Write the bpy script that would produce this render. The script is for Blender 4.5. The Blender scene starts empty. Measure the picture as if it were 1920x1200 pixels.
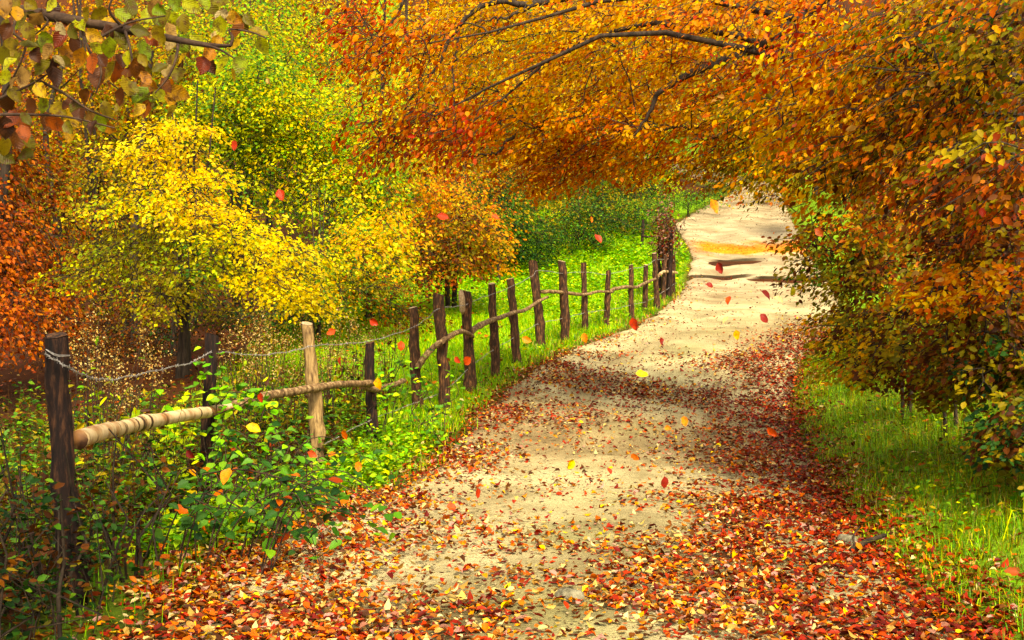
import bpy, math, random
import numpy as np

rng = np.random.default_rng(7)
random.seed(7)
S = bpy.context.scene
COL = S.collection

# ------------------------------------------------------------------ camera, sky, sun, exposure
F = 2400.0                      # focal length in pixels of a 1920 wide frame
EYE = 1.6
cam_d = bpy.data.cameras.new('camera')
cam_d.sensor_width = 36.0
cam_d.lens = 36.0 * F / 1920.0
cam_d.clip_start = 0.05
cam_d.clip_end = 800.0
cam = bpy.data.objects.new('camera', cam_d)
cam.location = (0, 0, EYE)
cam.rotation_euler = (math.radians(90), 0, 0)
COL.objects.link(cam)
S.camera = cam

SUN_DIR = np.array([0.12, -0.64, 0.74])
SUN_DIR /= np.linalg.norm(SUN_DIR)
W = bpy.data.worlds.new('World')
S.world = W
W.use_nodes = True
wn = W.node_tree
for n in list(wn.nodes):
    wn.nodes.remove(n)
sky = wn.nodes.new('ShaderNodeTexSky')
sky.sky_type = 'NISHITA'
sky.sun_disc = False
sky.sun_elevation = math.asin(SUN_DIR[2])
sky.sun_rotation = math.atan2(SUN_DIR[0], SUN_DIR[1])
sky.dust_density = 4.0
sky.air_density = 1.0
sky.ozone_density = 1.0
hs = wn.nodes.new('ShaderNodeHueSaturation')      # an overcast, nearly white sky
hs.inputs['Saturation'].default_value = 0.15
bg = wn.nodes.new('ShaderNodeBackground')
bg.inputs['Strength'].default_value = 0.085
wo = wn.nodes.new('ShaderNodeOutputWorld')
wn.links.new(sky.outputs[0], hs.inputs['Color'])
wn.links.new(hs.outputs[0], bg.inputs['Color'])
wn.links.new(bg.outputs[0], wo.inputs['Surface'])

sun_d = bpy.data.lights.new('sun', 'SUN')
sun_d.energy = 1.5
sun_d.angle = math.radians(10)
sun_d.color = (1.0, 0.90, 0.72)
sun = bpy.data.objects.new('sun', sun_d)
sun.rotation_euler = (math.acos(SUN_DIR[2]), 0, math.atan2(SUN_DIR[1], SUN_DIR[0]) + math.pi / 2)
sun.location = (-8, -8, 18)
COL.objects.link(sun)

S.view_settings.view_transform = 'Standard'
S.view_settings.look = 'None'
S.view_settings.gamma = 1.0
S.view_settings.use_curve_mapping = False
S.view_settings.exposure = 2.05
S.view_settings.use_white_balance = True      # the photograph is warmly balanced
S.view_settings.white_balance_temperature = 7300
S.view_settings.white_balance_tint = 10
S.render.engine = 'CYCLES'
S.cycles.max_bounces = 6
S.cycles.diffuse_bounces = 4
S.cycles.glossy_bounces = 2
S.cycles.transmission_bounces = 4
S.cycles.use_denoising = True

# ------------------------------------------------------------------ small helpers
def lin(c):
    c = np.asarray(c, float) / 255.0
    return np.where(c <= 0.04045, c / 12.92, ((c + 0.055) / 1.055) ** 2.4)

ALB = 0.82
def pal(*cs):
    return np.array([lin(c) for c in cs]) * ALB

PAL = dict(
    gold=pal((242, 176, 12), (252, 202, 20), (230, 150, 8), (248, 188, 26)),
    orange=pal((238, 134, 10), (226, 108, 8), (248, 158, 14), (212, 98, 10)),
    red=pal((192, 52, 8), (214, 76, 8), (158, 38, 8), (226, 96, 14)),
    rust=pal((176, 76, 10), (206, 98, 12), (150, 56, 8), (222, 120, 20)),
    yellow=pal((252, 224, 16), (242, 206, 10), (255, 236, 40), (236, 190, 10)),
    ygreen=pal((208, 212, 14), (176, 194, 18), (226, 224, 24), (150, 176, 20)),
    green=pal((86, 142, 22), (60, 112, 20), (118, 164, 26), (96, 150, 40)),
    lime=pal((128, 196, 16), (150, 208, 22), (104, 176, 14), (176, 214, 30)),
    dgreen=pal((34, 76, 20), (48, 92, 24), (26, 60, 20), (62, 104, 34)),
    olive=pal((146, 134, 14), (168, 146, 16), (120, 112, 14), (188, 160, 22)),
    brown=pal((122, 66, 14), (96, 50, 10), (150, 86, 18), (76, 40, 12)),
    crimson=pal((150, 32, 12), (118, 22, 10), (178, 48, 12), (92, 18, 10)),
    tan=pal((222, 172, 84), (236, 202, 118), (204, 150, 66), (240, 212, 140)),
    straw=pal((210, 176, 84), (190, 150, 66), (226, 200, 120), (160, 122, 50)),
    pink=pal((196, 140, 120), (176, 120, 96), (150, 96, 72), (210, 160, 130)),
)

def pick(weights, n):
    """n colours drawn from a weighted set of palettes"""
    ks = list(weights)
    w = np.array([weights[k] for k in ks], float)
    w /= w.sum()
    ki = rng.choice(len(ks), n, p=w)
    out = np.empty((n, 3))
    for i, k in enumerate(ks):
        m = ki == i
        p = PAL[k]
        out[m] = p[rng.integers(0, len(p), m.sum())]
    return out

def unit(v):
    return v / np.maximum(np.linalg.norm(v, axis=-1, keepdims=True), 1e-9)

class Acc:
    """collects triangles and face colours, links them as one mesh object"""
    def __init__(self):
        self.v, self.t, self.c, self.a, self.n = [], [], [], [], 0
    def add(self, v, t, c=None, along=None):
        v = np.asarray(v, float).reshape(-1, 3)
        t = np.asarray(t, np.int64).reshape(-1, 3)
        self.v.append(v)
        self.t.append(t + self.n)
        c = np.zeros((len(t), 3)) if c is None else np.broadcast_to(np.asarray(c, float), (len(t), 3))
        self.c.append(c)
        self.a.append(np.zeros(len(v)) if along is None else np.asarray(along, float))
        self.n += len(v)
    def mesh(self, name, mat, origin=(0, 0, 0), colour=True, along=False, flat=False):
        v = np.concatenate(self.v) - np.asarray(origin, float)
        t = np.concatenate(self.t)
        me = bpy.data.meshes.new(name)
        me.vertices.add(len(v))
        me.vertices.foreach_set('co', v.astype(np.float32).ravel())
        me.loops.add(len(t) * 3)
        me.loops.foreach_set('vertex_index', t.astype(np.int32).ravel())
        me.polygons.add(len(t))
        me.polygons.foreach_set('loop_start', (np.arange(len(t)) * 3).astype(np.int32))
        if colour:
            at = me.attributes.new('tint', 'FLOAT_COLOR', 'FACE')
            cc = np.ones((len(t), 4), np.float32)
            cc[:, :3] = np.concatenate(self.c)
            at.data.foreach_set('color', cc.ravel())
        if along:
            at = me.attributes.new('along', 'FLOAT', 'POINT')
            at.data.foreach_set('value', np.concatenate(self.a).astype(np.float32))
        me.update(calc_edges=True)
        if flat:
            me.shade_flat()
        me.materials.append(mat)
        return me
    def build(self, name, mat, parent=None, origin=(0, 0, 0), **k):
        o = bpy.data.objects.new(name, self.mesh(name, mat, origin, **k))
        COL.objects.link(o)
        if parent is not None:
            o.parent = parent
        else:
            o.location = origin
        return o

def tag(o, label=None, cat=None, group=None, kind=None):
    if label: o['label'] = label
    if cat: o['category'] = cat
    if group: o['group'] = group
    if kind: o['kind'] = kind
    return o

def empty(name, loc, label=None, cat=None, group=None):
    o = bpy.data.objects.new(name, None)
    o.location = loc
    o.empty_display_size = 0.2
    COL.objects.link(o)
    return tag(o, label, cat, group)

# ------------------------------------------------------------------ materials
def new_mat(name):
    m = bpy.data.materials.new(name)
    m.use_nodes = True
    nt = m.node_tree
    for n in list(nt.nodes):
        nt.nodes.remove(n)
    out = nt.nodes.new('ShaderNodeOutputMaterial')
    return m, nt, out

def node(nt, typ, **inp):
    n = nt.nodes.new(typ)
    for k, v in inp.items():
        n.inputs[k].default_value = v
    return n

def leaf_material(name, trans=0.38, spot=0.0, rough=0.5):
    m, nt, out = new_mat(name)
    at = nt.nodes.new('ShaderNodeAttribute'); at.attribute_name = 'tint'
    col = at.outputs['Color']
    if spot > 0:
        no = node(nt, 'ShaderNodeTexNoise', Scale=38.0, Detail=4.0, Roughness=0.65)
        tc = nt.nodes.new('ShaderNodeTexCoord')
        nt.links.new(tc.outputs['Object'], no.inputs['Vector'])
        cr = nt.nodes.new('ShaderNodeValToRGB')
        cr.color_ramp.elements[0].position = 0.50
        cr.color_ramp.elements[1].position = 0.66
        nt.links.new(no.outputs[0], cr.inputs[0])
        mu = nt.nodes.new('ShaderNodeMath'); mu.operation = 'MULTIPLY'
        mu.inputs[1].default_value = spot
        nt.links.new(cr.outputs[0], mu.inputs[0])
        mx = nt.nodes.new('ShaderNodeMixRGB')
        mx.inputs[2].default_value = (0.10, 0.035, 0.010, 1)
        nt.links.new(mu.outputs[0], mx.inputs[0])
        nt.links.new(col, mx.inputs[1])
        col = mx.outputs[0]
    p = node(nt, 'ShaderNodeBsdfPrincipled', Roughness=rough)
    p.inputs['Specular IOR Level'].default_value = 0.10
    tr = nt.nodes.new('ShaderNodeBsdfTranslucent')
    mix = node(nt, 'ShaderNodeMixShader', Fac=trans)
    nt.links.new(col, p.inputs['Base Color'])
    nt.links.new(col, tr.inputs['Color'])
    nt.links.new(p.outputs[0], mix.inputs[1])
    nt.links.new(tr.outputs[0], mix.inputs[2])
    nt.links.new(mix.outputs[0], out.inputs['Surface'])
    return m

def single_leaf_material(name, trans, spot, blot, rough=0.45):
    """a leaf built singly (1 unit long, midrib along x): blotches that differ from leaf to leaf, midrib and side veins"""
    m, nt, out = new_mat(name)
    at = nt.nodes.new('ShaderNodeAttribute'); at.attribute_name = 'tint'
    tc = nt.nodes.new('ShaderNodeTexCoord')
    oi = nt.nodes.new('ShaderNodeObjectInfo')
    sep = nt.nodes.new('ShaderNodeSeparateXYZ')
    nt.links.new(tc.outputs['Object'], sep.inputs[0])
    def math_(op, a, b=None):
        n = nt.nodes.new('ShaderNodeMath'); n.operation = op
        for k, v in enumerate((a, b)):
            if v is None: continue
            if isinstance(v, (int, float)): n.inputs[k].default_value = v
            else: nt.links.new(v, n.inputs[k])
        return n.outputs[0]
    off = math_('MULTIPLY', oi.outputs['Random'], 37.0)
    no = nt.nodes.new('ShaderNodeTexNoise'); no.noise_dimensions = '4D'
    no.inputs['Scale'].default_value = 3.6; no.inputs['Detail'].default_value = 5.0; no.inputs['Roughness'].default_value = 0.68
    nt.links.new(tc.outputs['Object'], no.inputs['Vector']); nt.links.new(off, no.inputs['W'])
    cr = nt.nodes.new('ShaderNodeValToRGB')
    cr.color_ramp.elements[0].position = 0.48; cr.color_ramp.elements[1].position = 0.63
    nt.links.new(no.outputs[0], cr.inputs[0])
    mx = nt.nodes.new('ShaderNodeMixRGB'); mx.inputs[2].default_value = (*blot, 1)
    nt.links.new(math_('MULTIPLY', cr.outputs[0], spot), mx.inputs[0]); nt.links.new(at.outputs['Color'], mx.inputs[1])
    ay = math_('ABSOLUTE', sep.outputs[1])
    vein = math_('PINGPONG', math_('SUBTRACT', math_('MULTIPLY', sep.outputs[0], 8.0), math_('MULTIPLY', ay, 7.0)), 0.5)
    side = math_('LESS_THAN', vein, 0.045)
    mid = math_('LESS_THAN', ay, 0.014)
    vmask = math_('MULTIPLY', math_('MAXIMUM', side, mid), 0.18)
    m2 = nt.nodes.new('ShaderNodeMixRGB'); m2.blend_type = 'MULTIPLY'; m2.inputs[2].default_value = (0.45, 0.40, 0.35, 1)
    nt.links.new(vmask, m2.inputs[0]); nt.links.new(mx.outputs[0], m2.inputs[1])
    p = node(nt, 'ShaderNodeBsdfPrincipled', Roughness=rough)
    p.inputs['Specular IOR Level'].default_value = 0.2
    tr = nt.nodes.new('ShaderNodeBsdfTranslucent')
    mix = node(nt, 'ShaderNodeMixShader', Fac=trans)
    bp = node(nt, 'ShaderNodeBump', Strength=0.25, Distance=0.02)
    nt.links.new(vein, bp.inputs['Height']); nt.links.new(bp.outputs[0], p.inputs['Normal'])
    nt.links.new(m2.outputs[0], p.inputs['Base Color']); nt.links.new(m2.outputs[0], tr.inputs['Color'])
    nt.links.new(p.outputs[0], mix.inputs[1]); nt.links.new(tr.outputs[0], mix.inputs[2])
    nt.links.new(mix.outputs[0], out.inputs['Surface'])
    return m

def rough_material(name, c1, c2, scale=(20, 20, 3), c3=None, bump=0.5, rough=0.85, dist=0.01):
    """bark, wood, stone: two colours streaked by stretched noise, with relief"""
    m, nt, out = new_mat(name)
    tc = nt.nodes.new('ShaderNodeTexCoord')
    mp = nt.nodes.new('ShaderNodeMapping')
    mp.inputs['Scale'].default_value = scale
    nt.links.new(tc.outputs['Object'], mp.inputs['Vector'])
    no = node(nt, 'ShaderNodeTexNoise', Scale=1.0, Detail=6.0, Roughness=0.65)
    nt.links.new(mp.outputs[0], no.inputs['Vector'])
    cr = nt.nodes.new('ShaderNodeValToRGB')
    cr.color_ramp.elements[0].position = 0.36
    cr.color_ramp.elements[0].color = (*c1, 1)
    cr.color_ramp.elements[1].position = 0.66
    cr.color_ramp.elements[1].color = (*c2, 1)
    if c3 is not None:
        e = cr.color_ramp.elements.new(0.52)
        e.color = (*c3, 1)
    nt.links.new(no.outputs[0], cr.inputs[0])
    p = node(nt, 'ShaderNodeBsdfPrincipled', Roughness=rough)
    p.inputs['Specular IOR Level'].default_value = 0.2
    nt.links.new(cr.outputs[0], p.inputs['Base Color'])
    bp = node(nt, 'ShaderNodeBump', Strength=bump, Distance=dist)
    nt.links.new(no.outputs[0], bp.inputs['Height'])
    nt.links.new(bp.outputs[0], p.inputs['Normal'])
    nt.links.new(p.outputs[0], out.inputs['Surface'])
    return m

def birch_material():
    m, nt, out = new_mat('birch_bark')
    at = nt.nodes.new('ShaderNodeAttribute'); at.attribute_name = 'along'
    tc = nt.nodes.new('ShaderNodeTexCoord')
    cb = nt.nodes.new('ShaderNodeCombineXYZ')
    nt.links.new(at.outputs['Fac'], cb.inputs[0])
    n1 = node(nt, 'ShaderNodeTexNoise', Scale=11.0, Detail=4.0, Roughness=0.65)
    ad = nt.nodes.new('ShaderNodeVectorMath'); ad.operation = 'MULTIPLY_ADD'
    ad.inputs[1].default_value = (0.16, 0.16, 0.16)
    nt.links.new(tc.outputs['Object'], ad.inputs[0])
    nt.links.new(cb.outputs[0], ad.inputs[2])
    nt.links.new(ad.outputs[0], n1.inputs['Vector'])
    cr = nt.nodes.new('ShaderNodeValToRGB')
    cr.color_ramp.elements[0].position = 0.41
    cr.color_ramp.elements[0].color = (0.05, 0.02, 0.008, 1)
    cr.color_ramp.elements[1].position = 0.455
    cr.color_ramp.elements[1].color = (0.52, 0.36, 0.16, 1)
    e = cr.color_ramp.elements.new(0.62); e.color = (0.62, 0.47, 0.25, 1)
    nt.links.new(n1.outputs[0], cr.inputs[0])
    n2 = node(nt, 'ShaderNodeTexNoise', Scale=5.0, Detail=4.0)
    nt.links.new(tc.outputs['Object'], n2.inputs['Vector'])
    c2 = nt.nodes.new('ShaderNodeValToRGB')
    c2.color_ramp.elements[0].position = 0.48
    c2.color_ramp.elements[1].position = 0.62
    nt.links.new(n2.outputs[0], c2.inputs[0])
    mx = nt.nodes.new('ShaderNodeMixRGB')
    mx.inputs[2].default_value = (0.30, 0.13, 0.035, 1)
    nt.links.new(c2.outputs[0], mx.inputs[0])
    nt.links.new(cr.outputs[0], mx.inputs[1])
    p = node(nt, 'ShaderNodeBsdfPrincipled', Roughness=0.6)
    p.inputs['Specular IOR Level'].default_value = 0.3
    nt.links.new(mx.outputs[0], p.inputs['Base Color'])
    bp = node(nt, 'ShaderNodeBump', Strength=0.5, Distance=0.006)
    nt.links.new(n1.outputs[0], bp.inputs['Height'])
    nt.links.new(bp.outputs[0], p.inputs['Normal'])
    nt.links.new(p.outputs[0], out.inputs['Surface'])
    return m

def path_material():
    m, nt, out = new_mat('gravel')
    at = nt.nodes.new('ShaderNodeAttribute'); at.attribute_name = 'tint'
    tc = nt.nodes.new('ShaderNodeTexCoord')
    n1 = node(nt, 'ShaderNodeTexNoise', Scale=1.3, Detail=6.0, Roughness=0.6)
    n2 = node(nt, 'ShaderNodeTexNoise', Scale=75.0, Detail=3.0, Roughness=0.7)
    vo = node(nt, 'ShaderNodeTexVoronoi', Scale=42.0)
    for n in (n1, n2, vo):
        nt.links.new(tc.outputs['Object'], n.inputs['Vector'])
    c1 = nt.nodes.new('ShaderNodeValToRGB')
    c1.color_ramp.elements[0].position = 0.34; c1.color_ramp.elements[0].color = (0.62, 0.58, 0.50, 1)
    c1.color_ramp.elements[1].position = 0.62; c1.color_ramp.elements[1].color = (1.15, 1.13, 1.08, 1)
    nt.links.new(n1.outputs[0], c1.inputs[0])
    c2 = nt.nodes.new('ShaderNodeValToRGB')
    c2.color_ramp.elements[0].position = 0.30; c2.color_ramp.elements[0].color = (0.45, 0.42, 0.38, 1)
    c2.color_ramp.elements[1].position = 0.62; c2.color_ramp.elements[1].color = (1.15, 1.13, 1.1, 1)
    nt.links.new(n2.outputs[0], c2.inputs[0])
    m1 = nt.nodes.new('ShaderNodeMixRGB'); m1.blend_type = 'MULTIPLY'; m1.inputs[0].default_value = 1
    m2 = nt.nodes.new('ShaderNodeMixRGB'); m2.blend_type = 'MULTIPLY'; m2.inputs[0].default_value = 0.8
    nt.links.new(at.outputs['Color'], m1.inputs[1]); nt.links.new(c1.outputs[0], m1.inputs[2])
    nt.links.new(m1.outputs[0], m2.inputs[1]); nt.links.new(c2.outputs[0], m2.inputs[2])
    p = node(nt, 'ShaderNodeBsdfPrincipled', Roughness=0.9)
    p.inputs['Specular IOR Level'].default_value = 0.15
    nt.links.new(m2.outputs[0], p.inputs['Base Color'])
    b1 = node(nt, 'ShaderNodeBump', Strength=0.8, Distance=0.012)
    b2 = node(nt, 'ShaderNodeBump', Strength=0.7, Distance=0.006)
    nt.links.new(vo.outputs['Distance'], b1.inputs['Height'])
    nt.links.new(n2.outputs[0], b2.inputs['Height'])
    nt.links.new(b1.outputs[0], b2.inputs['Normal'])
    nt.links.new(b2.outputs[0], p.inputs['Normal'])
    nt.links.new(p.outputs[0], out.inputs['Surface'])
    return m

def ground_material():
    m, nt, out = new_mat('forest_floor')
    at = nt.nodes.new('ShaderNodeAttribute'); at.attribute_name = 'tint'
    tc = nt.nodes.new('ShaderNodeTexCoord')
    n1 = node(nt, 'ShaderNodeTexNoise', Scale=9.0, Detail=8.0, Roughness=0.75)
    nt.links.new(tc.outputs['Object'], n1.inputs['Vector'])
    c1 = nt.nodes.new('ShaderNodeValToRGB')
    c1.color_ramp.elements[0].position = 0.33; c1.color_ramp.elements[0].color = (0.45, 0.40, 0.36, 1)
    c1.color_ramp.elements[1].position = 0.68; c1.color_ramp.elements[1].color = (1.35, 1.25, 1.1, 1)
    nt.links.new(n1.outputs[0], c1.inputs[0])
    mx = nt.nodes.new('ShaderNodeMixRGB'); mx.blend_type = 'MULTIPLY'; mx.inputs[0].default_value = 1
    nt.links.new(at.outputs['Color'], mx.inputs[1]); nt.links.new(c1.outputs[0], mx.inputs[2])
    p = node(nt, 'ShaderNodeBsdfPrincipled', Roughness=0.95)
    p.inputs['Specular IOR Level'].default_value = 0.1
    nt.links.new(mx.outputs[0], p.inputs['Base Color'])
    bp = node(nt, 'ShaderNodeBump', Strength=1.0, Distance=0.05)
    nt.links.new(n1.outputs[0], bp.inputs['Height'])
    nt.links.new(bp.outputs[0], p.inputs['Normal'])
    nt.links.new(p.outputs[0], out.inputs['Surface'])
    return m

M_LEAF = leaf_material('foliage', 0.46)
M_LITTER = leaf_material('fallen_foliage', 0.12, 0.25, 0.42)
M_BIGLEAF = single_leaf_material('spotted_foliage', 0.40, 0.85, (0.075, 0.022, 0.006))
M_FALLEN = single_leaf_material('fallen_leaf', 0.12, 0.55, (0.06, 0.018, 0.007), 0.4)
M_HERB = leaf_material('herb', 0.30, 0.0, 0.45)
M_BARK = rough_material('dark_bark', (0.012, 0.008, 0.005), (0.055, 0.036, 0.02), (24, 24, 5))
M_POST = rough_material('post_bark', (0.012, 0.006, 0.003), (0.20, 0.085, 0.028), (46, 46, 9), (0.050, 0.021, 0.008), 0.8, 0.8, 0.012)
M_POST_DARK = rough_material('post_old_bark', (0.005, 0.003, 0.002), (0.075, 0.030, 0.012), (46, 46, 8), (0.016, 0.007, 0.004), 0.8, 0.8, 0.012)
M_POST_PALE = rough_material('post_pale_wood', (0.07, 0.035, 0.012), (0.38, 0.25, 0.09), (40, 40, 4), (0.25, 0.155, 0.055), 0.5, 0.7, 0.006)
M_CUT = rough_material('sawn_wood', (0.22, 0.13, 0.06), (0.50, 0.36, 0.19), (60, 60, 60), None, 0.3)
M_RAIL = rough_material('rail_bark', (0.04, 0.02, 0.008), (0.42, 0.29, 0.13), (22, 22, 22), (0.20, 0.115, 0.045), 0.7, 0.75, 0.01)
M_BIRCH = birch_material()
M_WIRE = rough_material('wire_metal', (0.16, 0.13, 0.10), (0.42, 0.40, 0.36), (60, 60, 60), None, 0.2, 0.45)
M_STONE = rough_material('stone', (0.075, 0.065, 0.035), (0.26, 0.23, 0.14), (18, 18, 18), None, 0.8, 0.9, 0.01)
M_PATH = path_material()
M_GROUND = ground_material()
M_TWIG = rough_material('twig_bark', (0.02, 0.010, 0.006), (0.075, 0.042, 0.022), (30, 30, 30))

# ------------------------------------------------------------------ terrain: one height function for everything
YT = np.array([-30, 0, 6, 12, 14.5, 16.75, 19.7, 23, 27, 34.8, 38.5, 46, 60, 66, 90, 120, 170, 400.])
ZT = np.array([-.1, 0, .05, .10, .26, .55, 1.10, 1.52, 1.95, 2.62, 3.42, 5.1, 7.5, 8.9, 16, 30, 60, 120.])
_yy = np.arange(-30, 400, 0.05)
_zz = np.interp(_yy, YT, ZT)
_k = np.exp(-0.5 * (np.arange(-40, 41) / 16.0) ** 2); _k /= _k.sum()
_zz = np.convolve(np.pad(_zz, 40, mode='edge'), _k, mode='valid')
def h0(y):
    return np.interp(y, _yy, _zz)

def px_ray_hit(px, py, hf):
    Y = np.arange(3.0, 140.0, 0.02)
    x = (px - 960.0) / F * Y
    z = EYE - (py - 600.0) / F * Y
    i = np.argmax(z <= hf(x, Y))
    return np.array([x[i], Y[i], float(hf(x[i], Y[i]))])

LEFT_PX = [(285, 1200), (420, 1090), (560, 990), (700, 935), (820, 885), (868, 815), (915, 765), (1000, 695), (1090, 648),
           (1180, 617), (1245, 582), (1280, 548), (1296, 508), (1300, 474), (1266, 420), (1325, 386), (1385, 352)]
RIGHT_PX = [(1800, 1200), (1725, 1110), (1640, 1050), (1570, 960), (1505, 860), (1468, 780), (1485, 690), (1545, 620),
            (1570, 570), (1555, 530), (1515, 480), (1490, 420), (1470, 380), (1460, 345)]
flat = lambda x, y: h0(y)
LP = np.array([px_ray_hit(a, b, flat) for a, b in LEFT_PX])
RP = np.array([px_ray_hit(a, b, flat) for a, b in RIGHT_PX])
def smooth_edge(P):
    y = np.concatenate([[-20], P[:, 1], [P[-1, 1] + 6, P[-1, 1] + 14, P[-1, 1] + 30, 300]])
    x = np.concatenate([[P[0, 0]], P[:, 0], [P[-1, 0] - 2.5, P[-1, 0] - 8, P[-1, 0] - 22, P[-1, 0] - 60]])
    g = np.arange(-20, 120, 0.1)
    v = np.interp(g, y, x)
    k = np.exp(-0.5 * (np.arange(-12, 13) / 5.0) ** 2); k /= k.sum()
    return g, np.convolve(np.pad(v, 12, mode='edge'), k, mode='valid')
_gl, _vl = smooth_edge(LP)
_gr, _vr = smooth_edge(RP)
def xl(y): return np.interp(y, _gl, _vl)
def xr(y): return np.interp(y, _gr, _vr)

def vnoise(x, y, s, seed=0):
    """cheap smooth value noise"""
    x = np.asarray(x) * s + seed * 17.3; y = np.asarray(y) * s + seed * 9.1
    return (np.sin(x * 1.7 + 1.3 * np.sin(y * 1.1)) + np.sin(y * 1.9 + 1.7 * np.sin(x * 0.9 + 2)) + np.sin((x + y) * 1.23 + 0.5)) / 3

def H(x, y):
    x = np.asarray(x, float); y = np.asarray(y, float)
    dl = xl(y) - x
    dr = x - xr(y)
    z = h0(y)
    z = z + 0.34 * np.clip(dr - 0.15, 0, 3.5) + 0.12 * np.clip(dr - 3.5, 0, 30)
    z = z - 0.05 * np.clip(dl - 0.3, 0, 3.0) * np.clip((17 - y) / 5, 0, 1)
    z = z - 0.13 * np.clip(-x - 3.0, 0, 12) * np.clip((60 - y) / 20, 0, 1)
    off = np.clip(np.maximum(dl, dr) / 0.8, 0, 1)
    z = z + off * (0.05 * vnoise(x, y, 1.1, 1) + 0.02 * vnoise(x, y, 3.7, 2))
    return z

def hit(px, py):
    return px_ray_hit(px, py, H)
def P(px, py, Y):
    return np.array([(px - 960.0) / F * Y, Y, EYE - (py - 600.0) / F * Y])
def on_ground(x, y, dz=0.0):
    return np.array([x, y, float(H(x, y)) + dz])

def grid_mesh(name, X, Y, Z, mat, tint):
    nr, nc = X.shape
    v = np.stack([X, Y, Z], -1).reshape(-1, 3)
    i = np.arange(nr * nc).reshape(nr, nc)
    q = np.stack([i[:-1, :-1], i[:-1, 1:], i[1:, 1:], i[1:, :-1]], -1).reshape(-1, 4)
    me = bpy.data.meshes.new(name)
    me.from_pydata(v.tolist(), [], q.tolist())
    at = me.attributes.new('tint', 'FLOAT_COLOR', 'POINT')
    cc = np.ones((nr * nc, 4), np.float32); cc[:, :3] = tint.reshape(-1, 3)
    at.data.foreach_set('color', cc.ravel())
    me.materials.append(mat)
    o = bpy.data.objects.new(name, me)
    COL.objects.link(o)
    return o

# the ground
gx = np.unique(np.round(np.concatenate([np.arange(-120, -14, 6.0), np.arange(-14, -5, 0.7), np.arange(-5, 9, 0.16),
                                        np.arange(9, 20, 0.8), np.arange(20, 121, 6.0)]), 3))
gy = np.unique(np.round(np.concatenate([np.arange(-30, -2, 3.0), np.arange(-2, 42, 0.2), np.arange(42, 75, 0.6), np.arange(75, 330, 6.0)]), 3))
GX, GY = np.meshgrid(gx, gy)
DL = xl(GY) - GX; DR = GX - xr(GY)
GZ = H(GX, GY) - 0.07 * np.clip(0.5 - np.maximum(DL, DR) * 4, 0, 1)
soil = lin((62, 40, 20)) * 0.8
grass_c = lin((120, 168, 24)) * 0.9
leaf_c = lin((104, 56, 20)) * 0.6
mead = np.clip(DL / 0.6, 0, 1) * np.clip((GX + 4.2) / 1.2, 0, 1) * np.clip((GY - 13) / 2, 0, 1) * np.clip((60 - GY) / 8, 0, 1)
verge = np.clip(DR / 0.3, 0, 1) * np.clip((2.6 - DR) / 1.0, 0, 1)
g_amt = np.clip(np.maximum(mead, verge) + np.clip(DL / 0.5, 0, 1) * np.clip((1.0 - DL) / 0.5, 0, 1) * 0.6, 0, 1)[..., None]
mixl = np.clip(0.5 + 0.6 * vnoise(GX, GY, 0.9, 5), 0, 1)[..., None]
tint = (soil * (1 - mixl) + leaf_c * mixl) * (1 - g_amt) + grass_c * g_amt
ground = grid_mesh('ground', GX, GY, GZ, M_GROUND, tint)
tag(ground, kind='structure')

# the path: own sheet, shallow ruts, two washed-out steps and a band of ochre sand
py_ = np.unique(np.round(np.concatenate([np.arange(-6, 5, 0.5), np.arange(5, 22, 0.07), np.arange(22, 33, 0.12), np.arange(33, 40.5, 0.045),
                                         np.arange(40.5, 80, 0.25)]), 3))
pu = np.linspace(0, 1, 56)
PU, PY = np.meshgrid(pu, py_)
wob = 0.10 * vnoise(PY, PY * 0.3, 2.3, 3) + 0.05 * vnoise(PY, PY, 9.0, 7)
XL_ = xl(PY) - 0.12 + wob; XR_ = xr(PY) + 0.12 + 0.10 * vnoise(PY, PY, 1.9, 8) + 0.05 * vnoise(PY, PY, 8.0, 6)
PX_ = XL_ + (XR_ - XL_) * PU
edge = np.clip(np.minimum(PU, 1 - PU) / 0.06, 0, 1)
PZ = h0(PY) + 0.012 * edge - 0.05 * (1 - edge)
PZ += edge * np.clip((34 - PY) / 16, 0.12, 1) * (0.014 * vnoise(PX_, PY, 2.1, 4) + 0.007 * vnoise(PX_, PY, 7.7, 5) + 0.004 * vnoise(PX_, PY, 17.0, 6))
PZ -= edge * 0.05 * (np.exp(-((PU - 0.27) / 0.09) ** 2) + np.exp(-((PU - 0.74) / 0.09) ** 2))
base = lin((176, 166, 124))
pt = np.broadcast_to(base, PX_.shape + (3,)).copy()
def blend(t, c, a):
    return t * (1 - a[..., None]) + np.asarray(c) * a[..., None]
pt = blend(pt, lin((112, 100, 62)), 0.85 * np.clip(0.5 + 1.2 * vnoise(PX_, PY, 0.8, 9), 0, 1) * np.clip((11.5 - PY) / 3, 0, 1))
pt = blend(pt, lin((136, 116, 78)), 0.7 * np.clip(0.3 + 1.2 * vnoise(PX_, PY, 0.5, 33), 0, 1) * np.clip((PY - 11) / 2, 0, 1))
pt = blend(pt, lin((178, 162, 130)), 0.7 * np.clip((PY - 24) / 10, 0, 1))
pt = blend(pt, lin((92, 62, 34)), 0.7 * np.clip(1 - edge, 0, 1))
rut = np.clip(np.exp(-((PU - 0.27) / 0.07) ** 2) + np.exp(-((PU - 0.74) / 0.07) ** 2), 0, 1)
pt = blend(pt, lin((120, 100, 66)), 0.55 * rut * np.clip(0.4 + 1.0 * vnoise(PX_, PY, 1.1, 35), 0, 1))
pt = blend(pt, lin((110, 118, 52)), 0.35 * np.exp(-((PU - 0.5) / 0.10) ** 2) * np.clip(0.3 + vnoise(PX_, PY, 1.6, 37), 0, 1) * np.clip((30 - PY) / 6, 0, 1))
mud = lin((52, 40, 20))
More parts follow.
